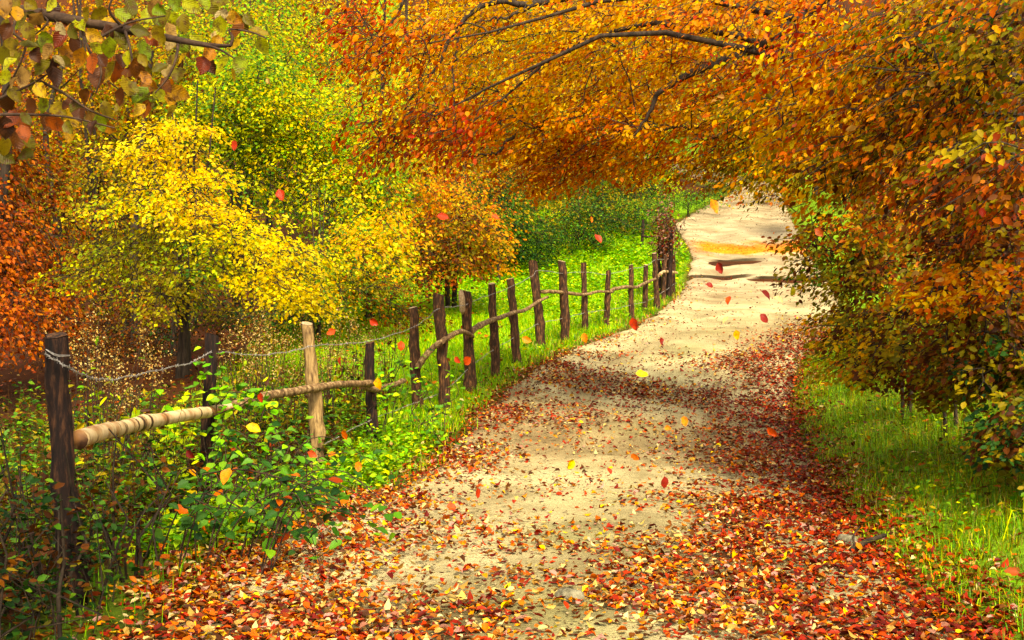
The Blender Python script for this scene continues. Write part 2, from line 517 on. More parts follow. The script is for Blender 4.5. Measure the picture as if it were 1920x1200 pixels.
def step(y0, u0, u1, drop, slant):
    """a gully across the track with a steep far side"""
    global PZ, pt
    c = y0 + slant * (PU - 0.5) + 0.05 * vnoise(PX_, PY, 3.0, 11)
    d = PY - c
    win = np.clip((PU - u0) / 0.12, 0, 1) * np.clip((u1 - PU) / 0.12, 0, 1)
    PZ = PZ - win * drop * np.where(d < 0, np.clip(1 + d / 1.1, 0, 1) ** 1.5, np.clip(1 - d / 0.10, 0, 1))
    a = win * np.where(d < 0, np.clip(1 + d / 0.12, 0, 1), np.clip(1 - (d - 0.10) / 0.06, 0, 1))
    pt = blend(pt, mud, np.clip(a, 0, 1))
step(35.6, 0.40, 1.2, 0.20, -0.1)
step(35.9, -0.2, 0.55, 0.07, 0.3)
step(38.55, 0.10, 0.62, 0.20, 0.35)
sand = np.clip(1 - np.abs(PY - 40.3 - 1.2 * np.abs(PU - 0.45) + 0.5 * vnoise(PX_, PY, 2.7, 38) + 0.3 * vnoise(PX_, PY, 7.0, 39)) / 1.35, 0, 1)
pt = blend(pt, lin((236, 132, 26)), np.clip(sand * 2.2, 0, 1) * np.clip((PU - 0.02) * 8, 0, 1))
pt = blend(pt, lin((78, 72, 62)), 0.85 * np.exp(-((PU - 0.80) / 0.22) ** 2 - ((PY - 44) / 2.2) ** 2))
pt = blend(pt, lin((104, 96, 76)), 0.3 * np.clip(0.1 + 1.3 * vnoise(PX_, PY, 1.3, 45), 0, 1) * np.clip((PY - 30) / 4, 0, 1))
pt = blend(pt, lin((92, 78, 60)), 0.55 * np.clip((PY - 60) / 6, 0, 1))  # shade of the far bend, put into the track colour
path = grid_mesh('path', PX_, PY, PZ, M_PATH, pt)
tag(path, kind='structure')

# ------------------------------------------------------------------ shapes: tubes and leaves
def tubes(acc, pts, rad, sides=4, col=None, cap=False):
    """N tubes of S points each: pts (N,S,3), rad (N,S)"""
    pts = np.asarray(pts, float); rad = np.asarray(rad, float)
    if pts.ndim == 2:
        pts = pts[None]; rad = rad[None]
    N, Sn, _ = pts.shape
    tg = unit(np.gradient(pts, axis=1))
    ref = np.where(np.abs(tg[:, :1, 2:3]) > 0.8, np.array([1.0, 0, 0]), np.array([0, 0, 1.0]))
    n1 = unit(np.cross(tg, np.broadcast_to(ref, tg.shape)))
    n2 = np.cross(tg, n1)
    an = np.arange(sides) / sides * 2 * np.pi
    ring = pts[:, :, None] + rad[:, :, None, None] * (np.cos(an)[:, None] * n1[:, :, None] + np.sin(an)[:, None] * n2[:, :, None])
    idx = np.arange(N * Sn * sides).reshape(N, Sn, sides)
    a = idx[:, :-1]; b = idx[:, 1:]
    a2 = np.roll(a, -1, 2); b2 = np.roll(b, -1, 2)
    t = np.concatenate([np.stack([a, a2, b2], -1).reshape(-1, 3), np.stack([a, b2, b], -1).reshape(-1, 3)])
    seg = np.linalg.norm(np.diff(pts, axis=1), axis=2)
    al = np.concatenate([np.zeros((N, 1)), np.cumsum(seg, 1)], 1)
    al = np.repeat(al[:, :, None], sides, 2)
    v = ring.reshape(-1, 3); al = al.ravel()
    if cap:
        ends = np.concatenate([pts[:, 0], pts[:, -1]])
        v0 = len(v); v = np.concatenate([v, ends]); al = np.concatenate([al, np.zeros(N), np.full(N, 9.0)])
        for i in range(N):
            f, l = idx[i, 0], idx[i, -1]
            t = np.concatenate([t, np.stack([np.roll(f, -1), f, np.full(sides, v0 + i)], -1), np.stack([l, np.roll(l, -1), np.full(sides, v0 + N + i)], -1)])
    acc.add(v, t, col, al)

def spline(pts, n):
    """Catmull-Rom through pts, n samples"""
    p = np.asarray(pts, float)
    p = np.concatenate([[2 * p[0] - p[1]], p, [2 * p[-1] - p[-2]]])
    u = np.linspace(0, len(p) - 3 - 1e-6, n)
    i = u.astype(int); f = (u - i)[:, None]
    a, b, c, d = p[i], p[i + 1], p[i + 2], p[i + 3]
    return 0.5 * (2 * b + (c - a) * f + (2 * a - 5 * b + 4 * c - d) * f ** 2 + (3 * b - a - 3 * c + d) * f ** 3)

def leaves(acc, c, ax, nm, size, col, detail=0, width=0.6, curl=1.0):
    """leaf blades: base point c, axis ax, normal nm, length size; detail 0 = 2 faces, 1 = 6 faces with midrib"""
    n = len(c)
    if n == 0: return
    ax = unit(ax); sd = unit(np.cross(ax, nm)); nm = np.cross(sd, ax)
    s = np.asarray(size, float)[:, None]
    w = s * width * (0.85 + 0.3 * rng.random((n, 1)))
    bend = (rng.normal(0, 0.12, (n, 1)) - 0.08) * curl
    if detail == 0:
        fold = s * rng.uniform(0.02, 0.14, (n, 1))
        m = c + ax * s * 0.48
        V = np.stack([c, m + sd * w * 0.5 + nm * fold, c + ax * s + nm * s * bend, m - sd * w * 0.5 + nm * fold], 1)
        T = np.array([[0, 1, 2], [0, 2, 3]])
    else:
        fold = s * rng.uniform(0.02, 0.16, (n, 1)) * curl
        q = lambda t, k, u: c + ax * s * t + sd * w * k + nm * (fold * u + s * bend * t * t)
        V = np.stack([q(0, 0, 0), q(0.26, 0.40, 0.9), q(0.62, 0.46, 1), q(1.0, 0, 0), q(0.62, -0.46, 1), q(0.26, -0.40, 0.9), q(0.5, 0, 0)], 1)
        T = np.array([[0, 1, 6], [1, 2, 6], [2, 3, 6], [3, 4, 6], [4, 5, 6], [5, 0, 6]])
    k = V.shape[1]
    t = (T[None] + (np.arange(n) * k)[:, None, None]).reshape(-1, 3)
    acc.add(V.reshape(-1, 3), t, np.repeat(col, len(T), 0))

_leafmesh = {}
def leaf_mesh(col, shape, mat, width=0.62):
    """one unit-length leaf of 24 faces with an oval toothed outline and curl"""
    key = (tuple(np.round(col, 4)), shape, mat.name, width)
    if key in _leafmesh:
        return _leafmesh[key]
    r = np.random.default_rng(shape + 100)
    acc = Acc()
    n = 6
    t = np.linspace(0, 1, n + 1)
    prof = np.sin(np.pi * t ** 0.8) ** 0.8 * width * 0.5
    prof[0] = 0.02; prof[-1] = 0.0
    curl = r.normal(0, 0.25); cup = r.uniform(0.1, 0.55); tw = r.normal(0, 0.25)
    V = []
    for i in range(n + 1):
        z0 = curl * (t[i] - 0.4) ** 2 + 0.02 * r.normal()
        for j, k in enumerate((-1, -0.5, 0, 0.5, 1)):
            kk = k * (1 + 0.10 * r.normal() * (abs(k) > 0.9))
            V.append((t[i], prof[i] * kk, z0 + cup * prof[i] * k * k + tw * prof[i] * k * (t[i] - 0.5) + 0.008 * r.normal()))
    V = np.array(V)
    T = []
    for i in range(n):
        for j in range(4):
            a = i * 5 + j
            T += [[a, a + 1, a + 6], [a, a + 6, a + 5]]
    stem = np.array([[-0.22, 0.0, 0.03], [0.0, 0.0, 0.0]])
    acc.add(V, T, col)
    tubes(acc, stem, np.array([0.010, 0.010]), 3, np.asarray(col) * 0.8)
    me = acc.mesh('leaf', mat)
    _leafmesh[key] = me
    return me

from mathutils import Matrix, Vector
def leaf_object(name, c, ax, nm, size, col, mat, parent=None, shape=None, origin=(0, 0, 0), width=0.62):
    me = leaf_mesh(col, random.randrange(6) if shape is None else shape, mat, width)
    o = bpy.data.objects.new(name, me)
    ax = unit(np.asarray(ax, float)); sd = unit(np.cross(nm, ax)); n2 = np.cross(ax, sd)
    m = Matrix(((ax[0] * size, sd[0] * size, n2[0] * size, c[0] - origin[0]),
                (ax[1] * size, sd[1] * size, n2[1] * size, c[1] - origin[1]),
                (ax[2] * size, sd[2] * size, n2[2] * size, c[2] - origin[2]), (0, 0, 0, 1)))
    if parent is not None:
        o.parent = parent
    o.matrix_basis = m
    COL.objects.link(o)
    return o

# ------------------------------------------------------------------ trees
UP = np.array([0, 0, 1.0])
def lobe(px, py, Y, rx, ry, ry_m, pals, n):
    """a clump of a crown: centre, radii (metres), palette weights and number of leafy sprays"""
    k = Y / F
    return dict(c=P(px, py, Y), r=np.array([rx * k, ry_m, ry * k]), pal=pals, n=n)

def make_sprays(lobes, base, shell=0.45):
    C, PI = [], []
    for i, l in enumerate(lobes):
        d = unit(rng.normal(size=(l['n'], 3)))
        rr = (shell + (1 - shell) * rng.random((l['n'], 1)) ** 0.7) * rng.normal(1, 0.2, (l['n'], 1))
        C.append(l['c'] + d * rr * l['r'])
        PI += [i] * l['n']
    C = np.concatenate(C); PI = np.array(PI)
    ok = C[:, 2] > H(C[:, 0], C[:, 1]) + 0.12
    return C[ok], PI[ok]

def tree(name, label, cat, base, height, tr, lobes, leaf=0.075, per=26, R=0.55, flatness=0.22, nj=0.55, droop=0.25,
         limbs=10, group=None, top=None, detail=0, parts=0, lean=(0, 0), extra=None, mat=None, bark=None, multi=1,
         leafwidth=0.62, sparse_trunk=False, limb_k=1.0):
    mat = mat or M_LEAF; bark = bark or M_BARK
    base = np.asarray(base, float)
    root = empty(name, base, label, cat, group)
    C, PI = make_sprays(lobes, base)
    M = len(C)
    wood = Acc()
    topp = base + np.array([lean[0], lean[1], height]) if top is None else np.asarray(top, float)
    # trunk(s)
    trunks = []
    for k in range(multi):
        off = np.array([rng.normal(0, 0.10), rng.normal(0, 0.10), 0]) * (k > 0)
        sp = np.array([rng.normal(0, 0.10), rng.normal(0, 0.10), 0]) * height * (multi > 1)
        mid = base + off + (topp - base) * 0.5 + sp * 0.5 + rng.normal(0, 0.03, 3) * height * 0.5
        tp = spline([base + off - UP * 0.3, base + off + (topp - base) * 0.22 + sp * 0.2, mid, topp + sp + off], 14)
        rr = tr * (1 - 0.85 * np.linspace(0, 1, 14)) * (0.75 if multi > 1 else 1)
        rr[0] *= 1.35
        ta = Acc(); tubes(ta, tp, rr, 9)
        ta.build('trunk', bark, root, base, colour=False)
        trunks.append((tp, rr))
    # limbs to clusters of sprays
    K = min(limbs, M)
    cen = C[rng.choice(M, K, replace=False)]
    for _ in range(4):
        lab = np.argmin(((C[:, None] - cen[None]) ** 2).sum(2), 1)
        for k in range(K):
            if (lab == k).any(): cen[k] = C[lab == k].mean(0)
    limb_pts = []
    tmid = np.mean([t_[0].mean(0) for t_ in trunks], 0)
    tip_r = {}
    ordk = np.argsort(np.linalg.norm((cen - tmid)[:, :2], axis=1)); cen = cen[ordk]
    inv = np.empty(K, int); inv[ordk] = np.arange(K); lab = inv[lab]
    limb_rad = []
    for k in range(K):
        tp, rr = trunks[k % multi]
        hd = np.linalg.norm(cen[k][:2] - tp[:, :2].mean(0))
        zs = np.clip(cen[k][2] - 0.45 * hd, base[2] + 0.12 * height, topp[2] - 0.05 * height)
        i = int(np.argmin(np.abs(tp[:, 2] - zs)))
        s = tp[i]
        e = cen[k]
        r_at = rr[i] * 0.55
        if k > 2:                                   # outer limbs fork off inner ones
            al = np.concatenate([q_[3:11] for q_ in limb_pts]); ar = np.concatenate([q_[3:11] for q_ in limb_rad])
            dd = np.linalg.norm(al - e, axis=1)
            jj = int(np.argmin(dd))
            if dd[jj] < 0.8 * np.linalg.norm(e - s):
                s = al[jj]; r_at = ar[jj] * 0.85
        L = np.linalg.norm(e - s)
        m1 = s * 0.65 + e * 0.35 + UP * 0.10 * L + rng.normal(0, 0.04, 3) * L
        m2 = s * 0.3 + e * 0.7 + UP * 0.10 * L + rng.normal(0, 0.04, 3) * L
        lp = spline([s, m1, m2, e], 12)
        lp[1:-1] += rng.normal(0, 0.015, (10, 3)) * min(L, 2)
        lr = np.linspace(max(min(r_at, (0.02 + 0.018 * L) * limb_k), 0.008), 0.006, 12)
        if parts and not sparse_trunk:
            a = Acc(); tubes(a, lp, lr, 6)
            a.build('branch', bark, root, base, colour=False)
        else:
            tubes(wood, lp, lr, 5)
        limb_pts.append(lp); limb_rad.append(lr)
    LPT = np.array(limb_pts)
    # twigs
    axis = unit((C - topp) * np.array([1, 1, 0.15]) + rng.normal(0, 0.25, (M, 3)) * np.array([1, 1, 0.3]) * np.linalg.norm((C - topp)[:, :2], axis=1, keepdims=True).clip(0.5))
    axis[:, 2] -= droop * rng.random(M)
    axis = unit(axis)
    st = np.empty((M, 3))
    for k in range(K):                              # each spray hangs on the nearest wood already grown
        idk = np.where(lab == k)[0]
        if not len(idk): continue
        dk = np.linalg.norm(C[idk][:, None] - LPT[k][None, 2:], axis=2).min(1)
        nodes = list(LPT[k][2:])
        for q in idk[np.argsort(dk)]:
            na = np.asarray(nodes)
            dd = np.linalg.norm(na - (C[q] - axis[q] * R * 0.6), axis=1)
            st[q] = na[int(np.argmin(dd))]
            nodes.append(C[q]); nodes.append(C[q] + axis[q] * R * 0.4)
    en = C + axis * R * 0.75
    m = 0.5 * (st + C) + rng.normal(0, 0.09, (M, 3)) * np.linalg.norm(C - st, axis=1, keepdims=True).clip(0.1, 1) + UP * 0.06 * np.linalg.norm(C - st, axis=1, keepdims=True)
    pts = np.stack([st, m, C, en], 1)
    tubes(wood, pts, np.broadcast_to(np.array([0.006, 0.005, 0.004, 0.0015]) * (1 + leaf * 4), (M, 4)), 3)
    wood.build('twig', bark, root, base, colour=False)['kind'] = 'stuff'
    if extra:
        for pl, r0, r1 in extra:
            a = Acc(); pl = spline(pl, 26)
            pl[1:-1] += rng.normal(0, 0.012, (24, 3))
            tubes(a, pl, np.linspace(r0, r1, 26), 7)
            a.build('branch', bark, root, base, colour=False)
    # leaves in flat sprays
    n = M * per
    t = rng.uniform(-1, 1, (M, per))
    side = rng.choice([-1.0, 1.0], (M, per))
    lat = rng.random((M, per)) ** 0.8 * R * 0.75 * np.sqrt(np.clip(1 - t ** 2 * 0.8, 0, 1))
    sv = unit(np.cross(axis, UP)); nv = np.cross(sv, axis)
    tilt = rng.normal(0, 0.22, (M, 1))
    nv = unit(nv + sv * tilt); 
    sv = unit(np.cross(axis, nv))
    pos = C[:, None] + axis[:, None] * (t * R)[..., None] + sv[:, None] * (side * lat)[..., None] + nv[:, None] * rng.normal(0, flatness * R, (M, per))[..., None]
    pos[..., 2] -= droop * 0.3 * (lat ** 2 / R + np.clip(t, 0, 1) ** 2 * R * 0.6)
    la = axis[:, None] * 0.7 + sv[:, None] * (side * 0.75)[..., None] + rng.normal(0, 0.35, (M, per, 3))
    la[..., 2] -= droop * 0.8
    ln = nv[:, None] + rng.normal(0, nj, (M, per, 3)) + axis[:, None] * 0.25
    pos = pos.reshape(-1, 3); la = la.reshape(-1, 3); ln = ln.reshape(-1, 3)
    sz = leaf * rng.uniform(0.5, 1.35, n)
    # colour: each spray has its own leading hue, leaves scatter around it
    col = np.empty((n, 3))
    lead = np.empty((M, 3))
    for i, l in enumerate(lobes):
        ms = PI == i
        lead[ms] = pick(l['pal'], ms.sum())
        ml = np.repeat(ms, per)
        col[ml] = pick(l['pal'], ml.sum())
    lead = lead * rng.uniform(0.78, 1.12, (M, 1))
    f = rng.random((n, 1)) < 0.72
    col = np.where(f, np.repeat(lead, per, 0), col)
    col = col * rng.uniform(0.72, 1.12, (n, 1))
    keep = np.ones(n, bool)
    if parts:
        # the leaves that show largest become leaves of their own
        pxx = 960 + F * pos[:, 0] / pos[:, 1]; pyy = 600 - F * (pos[:, 2] - EYE) / pos[:, 1]
        vis = (pxx > 5) & (pxx < 1915) & (pyy > 5) & (pyy < 1195)
        score = np.where(vis, sz / pos[:, 1], 0)
        ii = np.argsort(-score)[:parts]
        keep[ii] = False
        for q in ii:
            ks = list(PAL)
            allp = np.concatenate([PAL[k] for k in ks])
            cq = allp[np.argmin(((allp - col[q]) ** 2).sum(1))]
            leaf_object('leaf', pos[q], la[q], ln[q], sz[q], cq, mat, root, origin=base)
    acc = Acc()
    leaves(acc, pos[keep], la[keep], ln[keep], sz[keep], col[keep], detail, leafwidth)
    cr = acc.build('foliage' if parts else 'crown', mat, root, base)
    if parts: cr['kind'] = 'stuff'
    return root

def gtree(px, Y, dx=0.0):
    x = (px - 960) / F * Y + dx
    return on_ground(x, Y)

# --- trees of the left wood
tree('beech_tree', 'rust red beech crown at the far left edge behind the first fence post', 'tree', gtree(-20, 20), 8.5, 0.16, [
    lobe(20, 470, 20, 110, 110, 1.8, dict(rust=5, orange=2, brown=4), 210),
    lobe(40, 590, 19, 90, 60, 1.5, dict(rust=5, orange=2, brown=3), 110),
    lobe(0, 330, 21, 120, 90, 1.8, dict(rust=3, brown=2, olive=1), 130)], R=0.5, per=30)
tree('hornbeam_tree', 'dull olive and brown tree standing between the rust crown and the yellow maple', 'tree', gtree(190, 25), 9.5, 0.09, [
    lobe(170, 400, 25, 130, 130, 2.2, dict(olive=5, ygreen=1, brown=1), 190),
    lobe(160, 250, 26, 140, 90, 2.2, dict(olive=4, gold=2, ygreen=2), 130),
    lobe(220, 560, 24, 120, 60, 2.0, dict(olive=4, brown=2, rust=1), 100)], R=0.6, per=26, multi=3, limbs=14)
tree('maple_tree', 'bright lemon yellow maple spreading in tiers behind the first two fence posts', 'tree', gtree(345, 19), 4.3, 0.08, [
    lobe(330, 250, 18.4, 75, 22, 0.9, dict(yellow=8, gold=1), 26),
    lobe(300, 295, 18.2, 105, 22, 1.1, dict(yellow=8, gold=2), 34),
    lobe(340, 345, 18.0, 120, 22, 1.2, dict(yellow=7, gold=2, ygreen=1), 40),
    lobe(260, 390, 17.9, 120, 20, 1.2, dict(yellow=5, gold=1, ygreen=3), 32),
    lobe(400, 400, 17.6, 90, 20, 1.0, dict(yellow=7, gold=2), 32),
    lobe(440, 450, 17.4, 110, 20, 1.1, dict(yellow=6, ygreen=3), 34),
    lobe(540, 480, 17.2, 75, 16, 0.9, dict(yellow=8, ygreen=1), 30),
    lobe(520, 535, 17.0, 85, 18, 0.9, dict(yellow=8, ygreen=1), 36),
    lobe(560, 570, 16.9, 50, 12, 0.6, dict(yellow=8), 14),
    lobe(390, 510, 17.8, 100, 20, 1.1, dict(olive=4, ygreen=4, green=1), 32),
    lobe(250, 460, 18.6, 100, 22, 1.2, dict(olive=4, ygreen=3), 40),
    lobe(190, 520, 18.8, 80, 18, 1.0, dict(olive=5, ygreen=2), 26),
    lobe(300, 560, 18.6, 90, 18, 1.0, dict(olive=5, ygreen=2, brown=1), 28)], R=0.42, per=34, flatness=0.09, nj=0.5, droop=0.35, limbs=24, multi=3, leaf=0.064)
tree('hazel', 'mixed green and amber hazel thicket between the two yellow trees behind the wire', 'bush', gtree(600, 21), 2.6, 0.04, [
    lobe(610, 560, 20.5, 80, 40, 1.0, dict(green=3, olive=4, ygreen=2, gold=1), 60),
    lobe(700, 545, 21.0, 80, 45, 1.0, dict(olive=4, green=2, rust=2, gold=1), 60),
    lobe(480, 600, 20.5, 80, 30, 1.0, dict(dgreen=3, olive=3, brown=2), 40),
    lobe(760, 590, 21.5, 50, 35, 0.8, dict(olive=3, brown=3, orange=1), 34)], R=0.36, per=30, flatness=0.12, limbs=10, multi=3, leaf=0.06)
tree('hazel', 'dim brown and olive thicket in the gloom beneath the lemon yellow maple', 'bush', gtree(330, 22), 2.4, 0.04, [  # darker palette: the gloom under the maple is put into the leaf colours
    lobe(230, 640, 22, 120, 40, 1.0, dict(brown=6, dgreen=2), 60),
    lobe(380, 640, 22.5, 110, 40, 1.0, dict(brown=6, dgreen=3), 60),
    lobe(410, 560, 22.0, 70, 45, 1.0, dict(dgreen=4, olive=3, brown=3), 50)], R=0.36, per=30, flatness=0.12, limbs=10, multi=3, leaf=0.06)
tree('ash_tree', 'tall yellow green tree rising above the lemon yellow maple', 'tree', gtree(455, 27), 11, 0.045, [
    lobe(480, 150, 23.2, 80, 60, 1.0, dict(ygreen=3, lime=2, yellow=1, green=3), 80),
    lobe(600, 230, 23.2, 80, 80, 1.0, dict(ygreen=4, lime=2, yellow=2, green=1), 80),
    lobe(420, 90, 26, 140, 120, 2.2, dict(ygreen=4, lime=3, yellow=2, green=3), 200),
    lobe(560, 110, 26, 120, 150, 2.2, dict(ygreen=4, lime=2, yellow=3, green=2), 200),
    lobe(470, 250, 24, 110, 70, 1.6, dict(ygreen=4, green=3), 150),
    lobe(400, 200, 23.5, 90, 60, 1.2, dict(ygreen=4, green=2, yellow=2), 100),
    lobe(520, 210, 23.5, 90, 60, 1.2, dict(ygreen=4, yellow=3, green=1), 100),
    lobe(560, 330, 24, 90, 90, 1.6, dict(ygreen=5, yellow=2, green=2), 130),
    lobe(300, 120, 27, 120, 110, 2.0, dict(gold=2, ygreen=3, yellow=2), 120)], R=0.5, per=30, multi=4, limbs=18)
tree('field_maple', 'yellow tree with green lower boughs beside the small brown tree at the meadow edge', 'tree', gtree(690, 24), 8.5, 0.08, [
    lobe(640, 360, 23, 90, 45, 1.4, dict(yellow=3, ygreen=4, lime=2), 60),
    lobe(690, 420, 22.6, 90, 40, 1.3, dict(yellow=4, gold=3, ygreen=3, green=1), 50),
    lobe(720, 330, 23.4, 60, 60, 1.3, dict(green=2, ygreen=3, olive=2), 50),
    lobe(640, 520, 22.5, 100, 70, 1.6, dict(ygreen=4, green=3, olive=2), 120),
    lobe(700, 470, 22, 70, 60, 1.3, dict(yellow=4, gold=3, ygreen=2), 80),
    lobe(680, 260, 24, 110, 100, 1.8, dict(yellow=3, ygreen=4, lime=2, gold=1), 130),
    lobe(570, 590, 22, 70, 45, 1.2, dict(green=4, olive=2, dgreen=1), 50)], R=0.48, per=30, multi=3, limbs=14)
tree('young_beech', 'small brown and orange tree in front of the dark bushes at the meadow edge', 'tree', gtree(850, 25.5), 5.0, 0.08, [
    lobe(860, 370, 25, 90, 70, 1.3, dict(orange=4, gold=4, olive=2), 90),
    lobe(855, 460, 24.5, 85, 60, 1.3, dict(olive=5, brown=3, orange=1), 120),
    lobe(905, 450, 24.8, 50, 70, 1.0, dict(orange=3, gold=3, olive=3), 60),
    lobe(800, 500, 24, 60, 45, 1.0, dict(brown=3, olive=3, rust=2), 50)], R=0.4, per=28, multi=2, limbs=10)
b1 = hit(965, 508); b2 = hit(1085, 474); b3 = hit(1190, 440)
tree('bush', 'dark green bush left of the others along the far side of the meadow', 'bush', b1, 2.2, 0.04, [
    lobe(975, 455, b1[1], 85, 55, 1.3, dict(dgreen=6, green=2, olive=1), 210), lobe(920, 380, b1[1] + 1, 70, 60, 1.3, dict(green=3, olive=2, dgreen=3), 110)], R=0.4, per=30, limbs=9)
tree('bush', 'dark green bush in the middle of the row behind the bright meadow', 'bush', b2, 2.2, 0.04, [
    lobe(1085, 425, b2[1], 90, 50, 1.5, dict(dgreen=5, green=2, olive=2), 210), lobe(1050, 345, b2[1] + 2, 100, 45, 1.6, dict(olive=3, green=2, gold=1), 110)], R=0.45, per=30, limbs=9)
tree('hawthorn', 'tall dark green and orange hawthorn rising behind the leftmost dark bush', 'tree', gtree(935, 34), 4.6, 0.06, [
    lobe(930, 395, 34, 60, 60, 1.2, dict(dgreen=5, green=2, olive=2), 110), lobe(960, 330, 34.5, 70, 45, 1.3, dict(orange=3, gold=3, olive=3), 80)], R=0.4, per=30, limbs=10, leaf=0.08)
tree('hawthorn', 'tall olive and dark green hawthorn rising behind the middle dark bush', 'tree', gtree(1130, 44), 4.6, 0.06, [
    lobe(1120, 370, 44, 75, 40, 1.5, dict(dgreen=5, olive=3, green=2), 120), lobe(1150, 325, 45, 80, 35, 1.5, dict(olive=4, gold=2, dgreen=3, orange=1), 90)], R=0.5, per=30, limbs=10, leaf=0.09)
tree('bush', 'low grey green bush nearest the bend of the track', 'bush', b3, 1.6, 0.04, [
    lobe(1190, 405, b3[1], 62, 38, 1.5, dict(green=4, dgreen=3, olive=1), 150)], R=0.45, per=30, limbs=7)
tree('shrub', 'leafy green shrub on the grass beside the bend of the track', 'bush', gtree(1290, 49), 1.0, 0.04, [
    lobe(1285, 376, 49, 62, 17, 1.5, dict(green=5, lime=2, dgreen=2), 70), lobe(1345, 355, 52, 30, 16, 1.0, dict(dgreen=4, green=3), 30)], R=0.4, per=26, limbs=7)
tree('birch_tree', 'fresh yellow green tree seen behind the orange boughs at the bend of the track', 'tree', gtree(1225, 58), 10, 0.12, [
    lobe(1230, 300, 57, 60, 90, 2.0, dict(lime=4, ygreen=4, yellow=1), 150)], R=0.6, per=26, limbs=9, leaf=0.11)

# --- background trees on the hillside
far = [
    (-60, 34, 330, 'brown', dict(brown=3, rust=4, olive=1), 'rust brown tree deep in the wood beyond the left edge crown'),
    (110, 38, 260, 'x', dict(gold=4, orange=3, olive=1), 'orange gold tree high in the wood behind the near hanging branch'),
    (290, 42, 230, 'x', dict(gold=3, ygreen=2, olive=2), 'golden olive tree deep in the wood behind the lemon yellow maple'),
    (470, 40, 330, 'x', dict(olive=3, ygreen=3, green=2), 'olive green tree deep in the wood under the tall yellow green tree'),
    (620, 44, 180, 'x', dict(yellow=3, ygreen=3, gold=2), 'pale yellow tree far behind the rust hanging twigs'),
    (760, 36, 330, 'x', dict(ygreen=2, gold=4, orange=2), 'amber tree behind the small brown tree of the meadow'),
    (800, 46, 120, 'x', dict(gold=5, yellow=3, orange=1), 'tall golden tree high behind the fork of dark twigs'),
    (930, 42, 270, 'x', dict(olive=3, gold=3, green=2), 'olive gold tree behind the leftmost dark bush'),
    (1000, 50, 120, 'x', dict(gold=4, yellow=4, ygreen=1), 'yellow gold tree at the top centre far behind the arching boughs'),
    (1120, 52, 240, 'x', dict(ygreen=3, gold=3, olive=2), 'yellow olive tree behind the middle dark bush'),
    (1180, 58, 90, 'x', dict(gold=4, orange=3), 'orange gold tree high above the bend of the track'),
    (1330, 66, 230, 'x', dict(ygreen=3, green=3, olive=2), 'green tree standing straight behind the end of the track'),
    (1420, 70, 120, 'x', dict(gold=3, ygreen=3, olive=2), 'gold tree on the hill above the end of the track'),
    (1530, 54, 250, 'x', dict(olive=3, gold=3, rust=1), 'olive tree right of the far end of the track'),
    (1650, 46, 200, 'x', dict(olive=4, gold=2, orange=2), 'olive gold tree behind the right hand beech boughs'),
    (1800, 40, 260, 'x', dict(olive=3, orange=3, brown=2), 'brown orange tree far behind the right hand thicket'),
    (1960, 36, 200, 'x', dict(olive=3, brown=3, gold=1), 'brown tree far back at the right edge'),
    (560, 52, 60, 'x', dict(yellow=3, gold=3, ygreen=2), 'yellow tree on the hill crest above the tall yellow green tree'),
    (200, 54, 60, 'x', dict(gold=3, orange=2, olive=2), 'amber tree on the hill crest behind the hanging branch'),
]
for px, Y, cy, _, pl, lb in far:
    b = gtree(px, Y)
    k = Y / 40.0
    tree('background_tree', lb, 'tree', b, 9 * k ** 0.3, 0.16, [
        lobe(px, cy, Y, 120, 120, 2.6, pl, 80), lobe(px + rng.normal(0, 60), cy - 120, Y + 1, 110, 100, 2.6, pl, 60),
        lobe(px + rng.normal(0, 60), cy + 130, Y - 0.5, 115, 80, 2.4, pl, 60)],
        R=0.85, per=42, leaf=0.13, limbs=9, flatness=0.3, group='trees on the hillside beyond the meadow')

# bare trunks in the dark wood on the left
for px, Y, hgt, fork, lb in [(255, 24, 5.2, 1, 'dark forked trunk standing in the gloom right of the first post'),
                             (232, 27, 5.0, 0, 'thin straight dark trunk just left of the forked trunk'),
                             (208, 30, 5.0, 0, 'thin dark trunk furthest left in the gloomy wood'),
                             (330, 26, 5.0, 0, 'dark trunk in the gloom left of the second post'),
                             (362, 29, 5.0, 0, 'dark trunk in the gloom straight above the second post'),
                             (445, 27, 5.0, 0, 'slim dark trunk in the gloom right of the second post'),
                             (505, 30, 5.0, 0, 'slim dark trunk in the gloom left of the pale post'),
                             (100, 25, 6.0, 0, 'dark trunk rising behind the top of the first post')]:
    b = gtree(px, Y)
    root = empty('tree', b, lb, 'tree', 'bare trunks in the dark wood')
    a = Acc()
    tp = spline([b - UP * 0.3, b + UP * hgt * 0.35 + rng.normal(0, 0.06, 3), b + UP * hgt * 0.7 + rng.normal(0, 0.12, 3), b + UP * hgt + rng.normal(0, 0.2, 3)], 14)
    tubes(a, tp, np.linspace(0.10, 0.04, 14), 8)
    a.build('trunk', M_BARK, root, b, colour=False)
    if fork:
        a = Acc()
        s = tp[4]
        tubes(a, spline([s, s + np.array([0.22, 0, 0.6]), s + np.array([0.38, 0, 1.5]), s + np.array([0.5, 0.1, 2.6])], 10), np.linspace(0.06, 0.025, 10), 7)
        a.build('limb', M_BARK, root, b, colour=False)
    for q in range(3):
        a = Acc(); s = tp[7 + 2 * q]; d = unit(np.array([rng.normal(), rng.normal(), 0.5]))
        tubes(a, spline([s, s + d * 0.5, s + d * 1.1 + UP * 0.15], 6), np.linspace(0.025, 0.008, 6), 5)
        a.build('limb', M_BARK, root, b, colour=False)
    cl = Acc(); n = 1100
    pos = tp[-2] + rng.normal(0, 1, (n, 3)) * np.array([0.9, 0.9, 0.55])
    leaves(cl, pos, rng.normal(0, 1, (n, 3)), UP + rng.normal(0, 0.5, (n, 3)), rng.uniform(0.06, 0.11, n), pick(dict(olive=3, brown=3, rust=1), n))
    cl.build('crown', M_LEAF, root, b)

